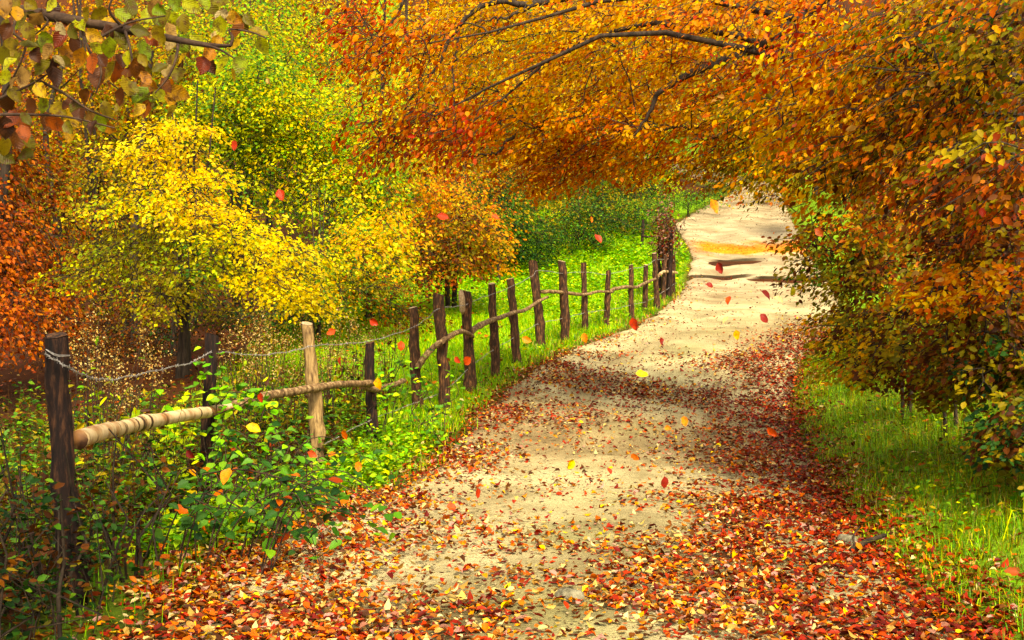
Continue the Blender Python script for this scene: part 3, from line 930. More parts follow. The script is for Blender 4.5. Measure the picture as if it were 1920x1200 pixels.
# --- the arching beech: trunk right of the frame, boughs reaching over the track
tree('arching_beech', 'golden orange beech whose boughs arch over the track from the right', 'tree', on_ground(7.6, 15.5), 9.5, 0.24, [
    lobe(1400, 70, 14.0, 230, 130, 1.5, dict(gold=6, orange=4, red=2, yellow=1), 150),
    lobe(1420, 210, 14.0, 150, 70, 1.4, dict(gold=5, orange=3, olive=3), 80),
    lobe(1180, 90, 14.8, 200, 150, 1.5, dict(gold=8, orange=4, yellow=2, olive=1), 160),
    lobe(1120, 250, 15.2, 150, 60, 1.3, dict(gold=7, orange=5, rust=1), 85),
    lobe(1040, 310, 15.4, 110, 40, 1.1, dict(gold=4, orange=4, rust=2), 45),
    lobe(940, 90, 15.4, 170, 140, 1.5, dict(gold=8, orange=4, yellow=2, olive=1), 115),
    lobe(920, 240, 15.6, 130, 70, 1.2, dict(gold=6, orange=3, yellow=1), 60),
    lobe(1230, 280, 14.4, 60, 45, 0.9, dict(orange=5, gold=4), 26),
    lobe(1500, 300, 13.5, 150, 45, 1.3, dict(orange=2, olive=6, gold=3, brown=1), 55),
    lobe(1340, 300, 14.2, 90, 22, 0.9, dict(gold=4, orange=3, olive=2), 22)],
    R=0.38, per=46, detail=1, leaf=0.064, flatness=0.09, nj=0.36, droop=0.45, limbs=22, parts=300, lean=(-0.8, -0.5), limb_k=0.45,
    extra=[([P(1600, -40, 14), P(1440, 75, 13.9), P(1340, 120, 13.8), P(1245, 165, 13.7), P(1215, 215, 13.7), P(1185, 258, 13.7)], 0.07, 0.008),
           ([P(1180, -60, 14), P(1060, -5, 14.2), P(990, 8, 14.2), P(920, 2, 14.2), P(870, 40, 14.2), P(812, 130, 14.2), P(760, 200, 14.2), P(735, 280, 14.3)], 0.05, 0.006),
           ([P(1000, 8, 14.2), P(960, 30, 14.1), P(900, 42, 14.1)], 0.028, 0.006),
           ([P(860, 60, 14.2), P(850, 130, 14.1), P(852, 200, 14.0), P(853, 270, 14.0)], 0.016, 0.005),
           ([P(770, -20, 14.2), P(735, 40, 14.2), P(700, 80, 14.2), P(660, 130, 14.2)], 0.02, 0.005),
           ([P(965, 250, 15), P(930, 285, 15), P(895, 292, 15), P(830, 293, 15)], 0.022, 0.006)])
tree('copper_beech', 'rust red twigs hanging at the top left of the arching golden boughs', 'tree', on_ground(8.4, 13.2), 9.0, 0.17, [
    lobe(670, 60, 13.6, 80, 100, 0.9, dict(red=2, rust=3, orange=4), 34),
    lobe(760, 120, 13.8, 100, 110, 0.9, dict(rust=2, orange=6, gold=5), 60),
    lobe(815, 245, 14.2, 110, 60, 0.9, dict(red=3, rust=4, orange=4), 56),
    lobe(690, 270, 14.2, 60, 70, 0.9, dict(red=2, rust=3, orange=3), 15)],
    R=0.36, per=24, detail=1, leaf=0.066, flatness=0.2, droop=0.7, limbs=12, lean=(-1.5, 0.3), parts=200, limb_k=0.4)

# --- the near beech at the right edge
tree('beech_tree', 'olive and orange beech boughs filling the upper right corner', 'tree', on_ground(6.4, 9.0), 8.0, 0.22, [
    lobe(1830, 60, 9.0, 180, 110, 1.2, dict(olive=7, green=1, gold=2, orange=2, brown=3), 80),
    lobe(1620, 100, 10.8, 170, 110, 1.2, dict(orange=5, red=3, gold=5, olive=1), 80),
    lobe(1760, 190, 9.6, 180, 80, 1.2, dict(gold=3, orange=4, olive=5, brown=3, rust=2), 62),
    lobe(1560, 215, 11.2, 160, 70, 1.2, dict(gold=5, orange=5, olive=3, rust=1), 55),
    lobe(1840, 330, 8.6, 150, 80, 1.0, dict(olive=4, orange=3, brown=5, rust=3), 55),
    lobe(1660, 310, 10.4, 170, 60, 1.2, dict(olive=5, gold=3, orange=3, brown=2, rust=1), 55)],
    R=0.34, per=46, detail=1, leaf=0.062, flatness=0.09, nj=0.34, droop=0.45, limbs=22, parts=300, lean=(-0.6, 0.3), limb_k=0.6)
shr = [
    ('beech_sapling', 'olive and orange beech sapling hanging over the right edge of the far track', (1700, 13.6), 3.6, [
        lobe(1610, 420, 13.2, 130, 70, 1.1, dict(olive=6, orange=3, gold=2, brown=3, rust=2), 62),
        lobe(1570, 500, 13.2, 90, 55, 0.9, dict(olive=5, green=1, gold=2, brown=2), 40),
        lobe(1690, 510, 12.8, 130, 75, 1.1, dict(olive=6, gold=1, brown=4, rust=2), 62)], 140),
    ('beech_sapling', 'brown leaved sapling with a bright orange bough at the right edge', (1940, 10.4), 3.0, [
        lobe(1850, 450, 10.2, 130, 80, 1.0, dict(brown=7, olive=3, rust=3), 58),
        lobe(1800, 530, 9.6, 110, 40, 0.7, dict(orange=7, gold=3), 24),
        lobe(1850, 610, 10.0, 120, 70, 0.9, dict(brown=5, olive=4, rust=2), 46)], 200),
    ('beech_sapling', 'low olive bush at the top of the grassy right bank', (1790, 12.4), 1.6, [
        lobe(1640, 610, 12.3, 110, 60, 0.9, dict(olive=6, gold=2, brown=3), 50),
        lobe(1600, 665, 12.2, 90, 40, 0.7, dict(olive=4, gold=2, ygreen=1), 32),
        lobe(1740, 680, 11.2, 120, 60, 0.8, dict(olive=5, brown=4, rust=1), 46),
        lobe(1800, 720, 10.9, 70, 30, 0.5, dict(olive=5, brown=3, green=1), 18)], 120),
    ('beech_sapling', 'dark brown and green thicket low on the right bank', (1930, 9.6), 1.2, [
        lobe(1890, 690, 9.6, 110, 60, 0.8, dict(brown=3, olive=4, dgreen=2), 75),
        lobe(1940, 820, 8.8, 70, 70, 0.6, dict(brown=3, dgreen=3, olive=3), 45)], 160),
]
for nm, lb, (px, Y), hh, lb_, npart in shr:
    tree(nm, lb, 'sapling', gtree(px, Y), hh, 0.03, lb_, R=0.27, per=42, detail=1, leaf=0.056, flatness=0.12, droop=0.4, limbs=12, parts=npart,
         multi=3, sparse_trunk=True, nj=0.4)

# --- the overhanging tree at the left: its unseen crown is added to shade the left foreground, one bough shows
hb = on_ground(-4.4, 3.4)
hroot = tree('overhanging_tree', 'tree at the left whose bough of big spotted leaves hangs into the top left corner', 'tree', hb, 7.5, 0.2, [
    dict(c=np.array([-2.7, 3.2, 4.6]), r=np.array([1.9, 2.3, 0.8]), pal=dict(olive=3, green=3, brown=1), n=190),
    dict(c=np.array([-3.9, 2.4, 5.8]), r=np.array([2.6, 2.6, 1.0]), pal=dict(olive=3, green=3), n=110)], R=0.4, per=22, leaf=0.085, limbs=10, detail=1)
bough_pts = spline([P(-900, -350, 3.6), P(-250, -15, 3.3), P(0, 14, 3.2), P(120, 35, 3.1), P(250, 58, 3.05), P(320, 72, 3.0), P(385, 84, 2.95), P(432, 86, 2.9)], 40)
a = Acc(); tubes(a, bough_pts, np.linspace(0.020, 0.0035, 40), 8)
bough = a.build('bough', M_TWIG, hroot, hb, colour=False)
bough['label'] = 'slender dark bough carrying big spotted green and brown leaves'
twigs = [
    [P(35, 20, 3.15), P(25, 60, 3.1), P(48, 85, 3.1), P(25, 145, 3.1), P(0, 185, 3.1)],
    [P(0, 185, 3.1), P(55, 160, 3.05), P(95, 135, 3.0)],
    [P(75, 152, 3.05), P(120, 175, 3.05), P(165, 205, 3.05), P(215, 225, 3.0)],
    [P(432, 86, 2.9), P(436, 70, 2.9), P(430, 55, 2.9), P(470, 60, 2.9), P(500, 72, 2.9)],
    [P(230, 52, 3.05), P(205, 20, 3.0), P(215, -15, 3.0)],
    [P(185, 72, 3.0), P(215, 55, 3.0), P(250, 40, 3.0), P(310, 30, 3.0)],
    [P(235, 58, 3.05), P(245, 95, 3.0), P(250, 135, 3.0)],
    [P(335, 76, 3.0), P(330, 110, 2.95), P(315, 145, 2.95), P(290, 175, 2.95)],
    [P(380, 84, 2.95), P(410, 92, 2.9), P(440, 110, 2.9)],
    [P(150, 40, 3.1), P(165, 90, 3.05), P(190, 130, 3.05), P(180, 175, 3.0)],
    [P(-20, 215, 3.0), P(60, 215, 3.0), P(130, 220, 3.0), P(215, 240, 3.0)],
    [P(0, 8, 3.2), P(60, 20, 3.15), P(90, 40, 3.1), P(60, 70, 3.1)],
]
a = Acc()
for t_ in twigs:
    t_ = spline(t_, 12); tubes(a, t_, np.linspace(0.0042, 0.0018, 12), 5)
a.build('twig', M_TWIG, bough, hb, colour=False)
spots = [  # px, py of leaf middle, length px, hang angle (0 = straight down, + to the right), palette
    (35, 50, 42, -60, 'ygreen'), (55, 60, 45, 20, 'green'), (62, 100, 48, 20, 'ygreen'), (70, 105, 44, 30, 'brown'), (88, 75, 46, 60, 'ygreen'),
    (42, 146, 48, 0, 'tan'), (18, 122, 40, -40, 'ygreen'), (8, 145, 36, -20, 'lime'), (78, 128, 46, -50, 'green'), (100, 130, 48, 0, 'crimson'),
    (103, 145, 46, 10, 'brown'), (118, 118, 44, 60, 'green'), (130, 100, 46, 70, 'gold'), (150, 48, 40, 40, 'ygreen'), (140, 85, 42, 10, 'brown'),
    (165, 28, 38, -20, 'olive'), (185, 25, 40, -60, 'green'), (178, 92, 46, 30, 'ygreen'), (185, 145, 60, 0, 'brown'), (175, 120, 50, 10, 'rust'),
    (205, 90, 48, -10, 'ygreen'), (225, 75, 40, 60, 'ygreen'), (205, 60, 34, 20, 'crimson'), (232, 30, 44, 50, 'ygreen'), (245, 15, 44, 20, 'green'),
    (262, 60, 42, 80, 'olive'), (275, 30, 38, 10, 'ygreen'), (285, 72, 44, 40, 'rust'), (300, 65, 44, 20, 'olive'), (310, 35, 44, -20, 'olive'),
    (330, 40, 42, 30, 'ygreen'), (345, 45, 44, 10, 'olive'), (300, 20, 40, 60, 'ygreen'), (322, 82, 40, -30, 'tan'), (345, 85, 42, 0, 'ygreen'),
    (370, 82, 44, 40, 'lime'), (355, 95, 40, 10, 'brown'), (380, 122, 46, 0, 'rust'), (395, 125, 40, 30, 'brown'), (418, 125, 46, -30, 'ygreen'),
    (450, 122, 46, -10, 'ygreen'), (440, 140, 30, 10, 'gold'), (415, 50, 46, 0, 'ygreen'), (405, 70, 36, -20, 'tan'), (440, 35, 40, 60, 'brown'),
    (460, 45, 40, 30, 'olive'), (485, 62, 46, 70, 'olive'), (395, 15, 44, 40, 'green'), (360, 12, 44, 60, 'ygreen'), (385, 5, 40, 20, 'lime'),
    (330, 5, 40, 10, 'ygreen'), (295, 0, 40, -20, 'olive'), (415, 5, 40, 80, 'green'), (270, 95, 44, 20, 'lime'), (255, 130, 50, 0, 'brown'),
    (228, 115, 40, 20, 'crimson'), (238, 165, 56, 10, 'olive'), (228, 182, 40, -10, 'brown'), (262, 120, 54, 20, 'rust'), (262, 178, 48, -40, 'lime'),
    (268, 192, 46, -60, 'lime'), (280, 160, 42, 60, 'gold'), (300, 182, 40, 40, 'lime'), (292, 182, 28, -20, 'ygreen'), (335, 175, 50, 70, 'gold'),
    (335, 140, 50, 0, 'rust'), (340, 122, 30, 10, 'crimson'), (320, 165, 40, -20, 'orange'), (275, 205, 40, -10, 'rust'), (312, 160, 36, 30, 'brown'),
    (60, 200, 40, 0, 'crimson'), (82, 197, 36, -20, 'ygreen'), (110, 205, 46, 60, 'rust'), (45, 225, 44, 20, 'rust'), (15, 195, 46, -20, 'brown'),
    (90, 230, 44, 10, 'brown'), (105, 232, 46, 60, 'rust'), (138, 222, 48, 0, 'gold'), (150, 215, 44, 20, 'brown'), (128, 195, 36, -30, 'crimson'),
    (170, 222, 40, 0, 'tan'), (190, 230, 42, 20, 'ygreen'), (175, 240, 38, -10, 'crimson'), (205, 240, 34, 60, 'brown'), (10, 240, 50, 0, 'crimson'),
    (30, 262, 52, 10, 'brown'), (8, 275, 46, -10, 'olive'), (45, 250, 40, 20, 'rust'), (12, 60, 40, -20, 'brown'), (20, 90, 46, 0, 'rust'),
    (5, 20, 40, 20, 'brown'), (60, 10, 40, 60, 'rust'), (100, 15, 40, 30, 'brown'), (120, 55, 42, 10, 'rust'), (152, 108, 44, -20, 'gold'),
    (8, 105, 44, -10, 'olive'), (28, 178, 40, 30, 'olive'), (68, 165, 40, 20, 'olive'), (92, 100, 40, -30, 'brown'), (215, 135, 46, -10, 'rust'),
    (300, 130, 40, -50, 'olive'), (245, 52, 40, 0, 'brown'), (112, 75, 42, -30, 'rust'), (75, 35, 44, 0, 'brown'), (30, 5, 40, 10, 'rust'),
    (55, 265, 40, 30, 'olive'), (20, 225, 46, -30, 'rust'), (130, 240, 38, 40, 'olive'), (200, 205, 38, 20, 'rust'), (160, 180, 36, -20, 'brown'),
]
for _ in range(70):
    q_ = spots[rng.integers(0, 108)]
    spots.append((q_[0] + rng.normal(0, 26), q_[1] + rng.normal(0, 20), rng.uniform(30, 46), rng.normal(0, 40), ('olive', 'olive', 'ygreen', 'tan', 'gold', 'brown')[rng.integers(0, 6)]))
for px, py, ln_, ang, pk in spots:
    if pk == 'brown' and rng.random() < 0.4: pk = 'gold'
    pk = {'crimson': 'brown', 'lime': 'ygreen', 'green': 'olive', 'rust': 'olive' if rng.random() < 0.4 else 'rust'}.get(pk, pk)
    Y = 2.95 + 0.25 * rng.random()
    s = ln_ * Y / F * 0.92
    th = math.radians(ang)
    ax = np.array([math.sin(th), rng.normal(0, 0.35), -math.cos(th)])
    c = P(px, py, Y) - unit(ax) * s * 0.5
    nm = np.array([rng.normal(0, 0.5), -1.0, 0.5 + rng.normal(0, 0.4)])
    p_ = PAL[pk]
    leaf_object('leaf', c, ax, nm, s, p_[rng.integers(0, len(p_))] * 0.6, M_BIGLEAF, bough, origin=hb, width=0.66)

# ------------------------------------------------------------------ the fence
fence = empty('fence', on_ground(-1.5, 13.0), 'rustic fence of bark covered posts, crooked rails and barbed wire left of the track', 'fence')
FO = np.array(fence.location)
# top px, base px, width px, material, base depth (None = where its foot meets the ground)
posts = [
    ((103, 630), (150, 1130), 47, 'dark', 6.95, 'thick charred black post, first and nearest of the fence'),
    ((397, 628), (386, 930), 27, 'dark', 10.5, 'dark post wrapped in green climbing leaves'),
    ((573, 607), (597, 888), 28, 'pale', None, 'pale barkless post'),
    ((695, 643), (701, 828), 20, 'dark', None, None), ((775, 577), (785, 765), 18, 'bark', None, None),
    ((820, 552), (836, 768), 20, 'bark', None, None), ((873, 545), (880, 735), 20, 'bark', None, 'post with a pale split stub near its top'),
    ((920, 532), (930, 706), 17, 'bark', None, None), ((955, 523), (969, 680), 16, 'bark', None, None),
    ((999, 490), (1018, 650), 16, 'bark', None, None), ((1052, 490), (1057, 641), 15, 'bark', None, None),
    ((1093, 494), (1098, 622), 12, 'bark', None, None), ((1139, 508), (1136, 611), 11, 'bark', None, None),
    ((1182, 497), (1184, 600), 11, 'bark', None, None), ((1212, 497), (1208, 586), 9, 'bark', None, None),
    ((1227, 475), (1232, 578), 10, 'bark', None, None), ((1247, 478), (1243, 566), 8, 'bark', None, None),
    ((1255, 471), (1256, 556), 8, 'bark', None, None), ((1263, 478), (1262, 552), 7, 'bark', None, None),
]
def irregular_post(b, t, r, knob=True):
    """a round stake: tapering, slightly crooked, knobbly, its top sawn at a slant"""
    n, sd = 14, 12
    s = np.linspace(0, 1, n)
    pts = b + (t - b) * s[:, None]
    pts[1:-1] += rng.normal(0, 0.10 * r, (n - 2, 3)) * np.array([1, 1, 0.3])
    pts[:, 0] += np.sin(s * 3.1 * rng.uniform(0.6, 1.4)) * r * rng.normal(0, 0.3)
    rad = r * (1.1 - 0.2 * s) * rng.uniform(0.93, 1.07, n)
    if knob: rad[rng.integers(3, 11)] *= 1.16
    an = np.arange(sd) / sd * 2 * np.pi
    V = []
    lob = 1 + 0.05 * np.sin(an * 3 + rng.random() * 6) + 0.04 * rng.normal(size=sd)
    for i in range(n):
        sl = 0
        if i == n - 1: sl = np.cos(an - rng.random() * 6) * r * 0.25
        lob = lob * (1 + 0.035 * rng.normal(size=sd))
        ring = np.stack([pts[i, 0] + np.cos(an) * rad[i] * lob, pts[i, 1] + np.sin(an) * rad[i] * lob, pts[i, 2] + sl + 0 * an], -1)
        V.append(ring)
    return np.array(V)
post_of = []
fence_line = []
for (tx, ty), (bx, by), wpx, mk, Y, lb in posts:
    if Y is None:
        b = hit(bx, by)
    else:
        b = on_ground((bx - 960) / F * Y, Y)
    Y = b[1]
    t = P(tx, ty, Y + rng.normal(0, 0.02))
    r = wpx * Y / F * 0.5
    V = irregular_post(b - UP * 0.25, t, r)
    n, sd, _ = V.shape
    a = Acc()
    idx = np.arange(n * sd).reshape(n, sd)
    A, B = idx[:-1], idx[1:]
    A2, B2 = np.roll(A, -1, 1), np.roll(B, -1, 1)
    tri = np.concatenate([np.stack([A, A2, B2], -1).reshape(-1, 3), np.stack([A, B2, B], -1).reshape(-1, 3)])
    a.add(V.reshape(-1, 3), tri)
    mt = {'dark': M_POST_DARK, 'bark': M_POST, 'pale': M_POST_PALE}[mk]
    o = a.build('post', mt, fence, FO, colour=False)
    if lb: o['label'] = lb
    c = Acc()
    ring = V[-1]
    cen = ring.mean(0)
    inner = cen + (ring - cen) * 0.97 + UP * 0.004
    vv = np.concatenate([inner, [cen + UP * 0.010]])
    c.add(vv, np.stack([np.arange(sd), np.roll(np.arange(sd), -1), np.full(sd, sd)], -1))
    c.build('sawn_top', M_CUT if mk != 'dark' else M_POST, o, FO, colour=False)
    fence_line.append((tx * 0.45 + bx * 0.55, b[1], r))
fx = np.array([f[0] for f in fence_line]); fy = np.array([f[1] for f in fence_line])
order = np.argsort(fx)
def fdepth(px):
    return np.interp(px, fx[order], fy[order])
# stub on the split post
st = P(866, 560, fdepth(873) - 0.05)
a = Acc(); tubes(a, np.array([P(864, 545, fdepth(873) - 0.10), P(866, 560, fdepth(873) - 0.11), P(867, 582, fdepth(873) - 0.10), P(867, 590, fdepth(873) - 0.06)]), np.array([0.03, 0.045, 0.04, 0.01]), 7, cap=True)
a.build('stub', M_CUT, fence, FO, colour=False)

rails = [
    ([(145, 822), (175, 815), (225, 803), (280, 790), (340, 778), (395, 771), (432, 765)], 0.053, 0.043, M_BIRCH, 'thick pale birch rail with dark ring marks'),
    ([(418, 768), (455, 757), (500, 744), (545, 735), (600, 726), (650, 721), (697, 719)], 0.045, 0.036, M_RAIL, None),
    ([(680, 722), (705, 730), (730, 724), (758, 713)], 0.040, 0.030, M_RAIL, None),
    ([(784, 690), (795, 670), (812, 652), (830, 640), (848, 627), (866, 622), (878, 625), (886, 632)], 0.045, 0.026, M_RAIL, None),
    ([(884, 622), (893, 614), (910, 606), (930, 597), (960, 588), (985, 582), (1003, 569), (1027, 557)], 0.044, 0.022, M_RAIL, None),
    ([(1016, 547), (1040, 547), (1073, 551), (1100, 552), (1122, 547), (1149, 548)], 0.032, 0.022, M_RAIL, None),
    ([(1142, 548), (1150, 543), (1175, 538), (1196, 538), (1214, 528), (1234, 522)], 0.036, 0.024, M_RAIL, None),
    ([(1234, 518), (1243, 510), (1256, 510), (1269, 511)], 0.034, 0.026, M_BIRCH, None),
]
for pts_, r0, r1, mt, lb in rails:
    w = np.array([P(x, y, fdepth(x) - 0.10 - 0.02 * i) for i, (x, y) in enumerate(pts_)])
    n = max(20, len(pts_) * 7)
    sp = spline(w, n)
    wv = np.stack([np.convolve(rng.normal(0, 0.012, n + 6), np.ones(7) / 7, mode='valid') for _ in range(3)], 1); sp = sp + wv
    nz = np.convolve(rng.normal(0, 1, n + 8), np.ones(9) / 9, mode='valid')
    rr = np.linspace(r0, r1, n) * (1 + 0.10 * nz)
    for kn in rng.integers(4, n - 4, 3):
        rr *= 1 + 0.10 * np.exp(-((np.arange(n) - kn) / 1.6) ** 2)
    a = Acc(); tubes(a, sp, rr, 12, cap=True)
    o = a.build('rail', mt, fence, FO, colour=False, along=True)
    if lb: o['label'] = lb
# barbed wires: two twisted strands and short barbs
def wire(ptsl, label):
    w = np.array([P(x, y, fdepth(x) - dz) for x, y, dz in ptsl])
    seg = np.linalg.norm(np.diff(w, axis=0), axis=1).sum()
    n = int(seg / 0.022)
    sp = spline(w, n)
    sp[:, 2] += 0.004 * np.sin(np.arange(n) * 0.21)
    ph = np.arange(n) * 0.55
    a = Acc()
    for k in (0, math.pi):
        q = sp + np.stack([0 * ph, np.cos(ph + k) * 0.0034, np.sin(ph + k) * 0.0034], -1)
        tubes(a, q, np.full(n, 0.0022), 4)
    bi = np.arange(4, n - 4, 8)
    for d in range(2):
        dirs = unit(np.stack([rng.normal(0, 0.5, len(bi)), rng.normal(0, 1, len(bi)), rng.normal(0, 1, len(bi))], -1))
        pts = np.stack([sp[bi] - dirs * 0.018, sp[bi], sp[bi] + dirs * 0.018], 1)
        tubes(a, pts, np.broadcast_to(np.array([0.001, 0.0032, 0.001]), (len(bi), 3)), 3)
    o = a.build('barbed_wire', M_WIRE, fence, FO, colour=False)
    o['label'] = label
wire([(84, 664, .10), (106, 676, .13), (130, 690, .12), (165, 706, 0), (205, 712, 0), (255, 703, 0), (305, 692, 0), (360, 679, 0), (392, 662, .1), (425, 661, 0), (480, 666, 0), (530, 661, 0),
      (565, 654, .1), (590, 648, .1), (640, 645, 0), (690, 640, .08), (735, 628, 0), (776, 613, .08), (800, 597, 0), (822, 579, .08), (850, 575, 0), (874, 571, .08),
      (900, 559, 0), (925, 551, .07), (960, 537, .07), (997, 518, .07), (1010, 507, .07), (1052, 512, .07), (1096, 510, .06), (1139, 514, .06), (1183, 504, .06), (1211, 499, .06), (1231, 487, .06), (1264, 486, .06)],
     'upper strand of barbed wire sagging between the posts')
wire([(86, 655, .12), (106, 667, .14), (131, 668, .12)], 'short loop of barbed wire round the top of the first post')
wire([(560, 860, .05), (600, 838, .1), (690, 790, .05), (787, 752, .06), (838, 729, .07), (880, 690, .06), (922, 658, .06), (966, 632, .06), (1008, 608, .06), (1056, 597, .06), (1099, 586, .06),
      (1147, 580, .05), (1186, 571, .05), (1212, 565, .05), (1236, 552, .05), (1268, 530, .05)], 'lower strand of barbed wire near the grass')

# odd posts beyond the end of the fence
pb = hit(1203, 462)
a = Acc(); t_ = P(1206, 412, pb[1])
V = irregular_post(pb - UP * 0.2, t_, 0.055)
root = empty('old_post', pb, 'lone thin post with a cross bar standing in the meadow beyond the fence', 'post')
n, sd, _ = V.shape
idx = np.arange(n * sd).reshape(n, sd); A, B = idx[:-1], idx[1:]; A2, B2 = np.roll(A, -1, 1), np.roll(B, -1, 1)
a.add(V.reshape(-1, 3), np.concatenate([np.stack([A, A2, B2], -1).reshape(-1, 3), np.stack([A, B2, B], -1).reshape(-1, 3)]))
a.build('post', M_POST_DARK, root, pb, colour=False)
a = Acc(); tubes(a, spline([P(1204, 443, pb[1] - 0.05), P(1216, 444, pb[1] - 0.06), P(1232, 443, pb[1] - 0.1)], 8), np.full(8, 0.028), 6, cap=True)
a.build('cross_bar', M_POST_DARK, root, pb, colour=False)

# dry vine tangle smothering the fence end, with taller stakes inside
vb = hit(1250, 560)
vroot = empty('dry_vine', vb, 'tangle of dry reddish brown vine smothering the stakes at the far end of the fence', 'vine')
for (x0, y0), (x1, y1), w_ in [((1243, 445), (1247, 560), 8), ((1256, 432), (1253, 558), 9), ((1250, 455), (1250, 562), 7), ((1236, 440), (1238, 560), 6)]:
    Yv = vb[1] + rng.normal(0.3, 0.15)
    V = irregular_post(on_ground((x1 - 960) / F * Yv, Yv) - UP * 0.2, P(x0, y0, Yv), w_ * Yv / F * 0.5)
    a = Acc(); a.add(V.reshape(-1, 3), np.concatenate([np.stack([A, A2, B2], -1).reshape(-1, 3), np.stack([A, B2, B], -1).reshape(-1, 3)]))
    a.build('stake', M_POST_DARK, vroot, vb, colour=False)
a = Acc(); N = 90
st = np.array([P(1232 + 34 * rng.random(), 400 + 90 * rng.random(), vb[1] + rng.normal(0.2, 0.35)) for _ in range(N)])
pp = st[:, None] + np.cumsum(rng.normal(0, 0.10, (N, 6, 3)) + np.array([0, 0, 0.02]), 1)
tubes(a, pp, np.broadcast_to(np.linspace(0.008, 0.003, 6), (N, 6)), 3)
a.build('stem', M_TWIG, vroot, vb, colour=False)['kind'] = 'stuff'
a = Acc(); n = 1100
pos = np.array([P(1248 + 12 * rng.normal(), 440 + 26 * rng.normal(), vb[1] + rng.normal(0.2, 0.3)) for _ in range(n)])
leaves(a, pos, rng.normal(0, 1, (n, 3)), rng.normal(0, 1, (n, 3)), rng.uniform(0.04, 0.09, n), pick(dict(brown=4, pink=3, crimson=1), n))
a.build('foliage', M_LEAF, vroot, vb)['kind'] = 'stuff'

# ------------------------------------------------------------------ grass and herbs
def blades(acc, base, hgt, wid, col, lean=0.5):
    n = len(base)
    az = rng.random(n) * 2 * np.pi
    d = np.stack([np.cos(az), np.sin(az), 0 * az], -1)
    sd = np.stack([-np.sin(az), np.cos(az), 0 * az], -1)
    h = hgt[:, None]; ln = (lean * rng.random(n) ** 1.3)[:, None]
    mid = base + UP * h * 0.55 + d * h * ln * 0.35
    tip = base + UP * h * (1.0 - 0.35 * ln) + d * h * ln * 1.1
    w = wid[:, None]
    V = np.stack([base - sd * w, base + sd * w, mid + sd * w * 0.75, mid - sd * w * 0.75, tip], 1)
    T = np.array([[0, 1, 2], [0, 2, 3], [3, 2, 4]])
    t = (T[None] + (np.arange(n) * 5)[:, None, None]).reshape(-1, 3)
    acc.add(V.reshape(-1, 3), t, np.repeat(col, 3, 0))

def scatter(n, x0, x1, y0, y1, dens):
    x = rng.uniform(x0, x1, n); y = rng.uniform(y0, y1, n)
    k = rng.random(n) < dens(x, y)
    x, y = x[k], y[k]
    return np.stack([x, y, H(x, y)], -1)

def herbs(acc, b, hgt, size, pals, per, tint=(0.7, 1.05), detail=0):
    """low leafy plants: per leaves round each foot point at up to hgt"""
    n = len(b); N = n * per
    bb = np.repeat(b, per, 0)
    hz = np.repeat(hgt, per) * rng.random(N) ** 0.7
    az = rng.random(N) * 2 * np.pi
    d = np.stack([np.cos(az), np.sin(az), 0 * az], -1)
    pos = bb + UP * hz[:, None] + d * rng.uniform(0, 0.06, (N, 1))
    ax = d + UP * rng.normal(0.1, 0.35, (N, 1))
    nm = UP + rng.normal(0, 0.4, (N, 3))
    leaves(acc, pos, ax, nm, np.repeat(size, per) * rng.uniform(0.6, 1.2, N), pick(pals, N) * rng.uniform(*tint, (N, 1)), detail, 0.62)
# right verge
a = Acc()
def d_r(x, y):
    d = x - xr(y)
    return np.clip((d + 0.12 * vnoise(x, y, 3.0, 21)) / 0.3, 0, 1) * np.clip((3.0 - d) / 1.6, 0.0, 1)
b = scatter(150000, 1.0, 8.0, 5.0, 24, d_r)
d = b[:, 0] - xr(b[:, 1])
cl = np.clip(0.5 + 0.7 * vnoise(b[:, 0], b[:, 1], 2.2, 13) + 0.35 * vnoise(b[:, 0], b[:, 1], 6.1, 15), 0, 1)
hh = (0.045 + 0.09 * np.clip(d, 0, 1)) * rng.uniform(0.5, 1.4, len(b)) * (0.45 + 1.0 * cl)
hh = np.where(rng.random(len(b)) < 0.02, hh * 2.2, hh)
cA = pick(dict(lime=5, ygreen=3, green=3, olive=2), len(b)); cB = pick(dict(green=4, olive=5, straw=2, brown=2), len(b))
blades(a, b, hh, rng.uniform(0.0018, 0.0042, len(b)), np.where((rng.random(len(b)) < cl)[:, None], cA, cB) * rng.uniform(0.6, 1.05, (len(b), 1)), 1.9)
tag(a.build('bank_grass', M_HERB), 'rough green grass on the bank right of the track', 'grass', kind='stuff')
a = Acc()
b = scatter(6000, 1.2, 7.0, 5.2, 20, lambda x, y: np.clip((x - xr(y) - 0.25) / 0.5, 0, 1) * np.clip(0.3 + 0.5 * vnoise(x, y, 1.7, 61) + 0.25 * (x - xr(y) - 0.8), 0, 1))
herbs(a, b, rng.uniform(0.04, 0.24, len(b)), np.full(len(b), 0.05), dict(lime=3, green=5, olive=3, ygreen=2, brown=1), 11, detail=1)
tag(a.build('bank_herbs', M_HERB), 'small leafy herbs growing through the grass of the right bank', 'plants', kind='stuff')
# meadow
a = Acc()
def d_m(x, y):
    d = xl(y) - x
    return np.clip((d - 0.1 + 0.12 * vnoise(x, y, 3.0, 22)) / 0.25, 0, 1) * np.clip((x + 4.6 - 0.02 * (y - 20)) / 0.8, 0, 1)
b = np.concatenate([scatter(130000, -5, 3.5, 14.5, 30, d_m), scatter(70000, -4, 6.5, 30, 52, d_m)])
hh = rng.uniform(0.04, 0.12, len(b)) * (1 + 0.4 * vnoise(b[:, 0], b[:, 1], 1.3, 14))
wd = 0.0035 * np.clip(b[:, 1] / 16, 1, 3)
blades(a, b, hh, wd * rng.uniform(0.8, 1.3, len(b)), pick(dict(lime=8, ygreen=4), len(b)) * rng.uniform(0.85, 1.15, (len(b), 1)), 1.8)
tag(a.build('meadow_grass', M_HERB), 'bright lime green grass of the meadow behind the fence', 'grass', kind='stuff')
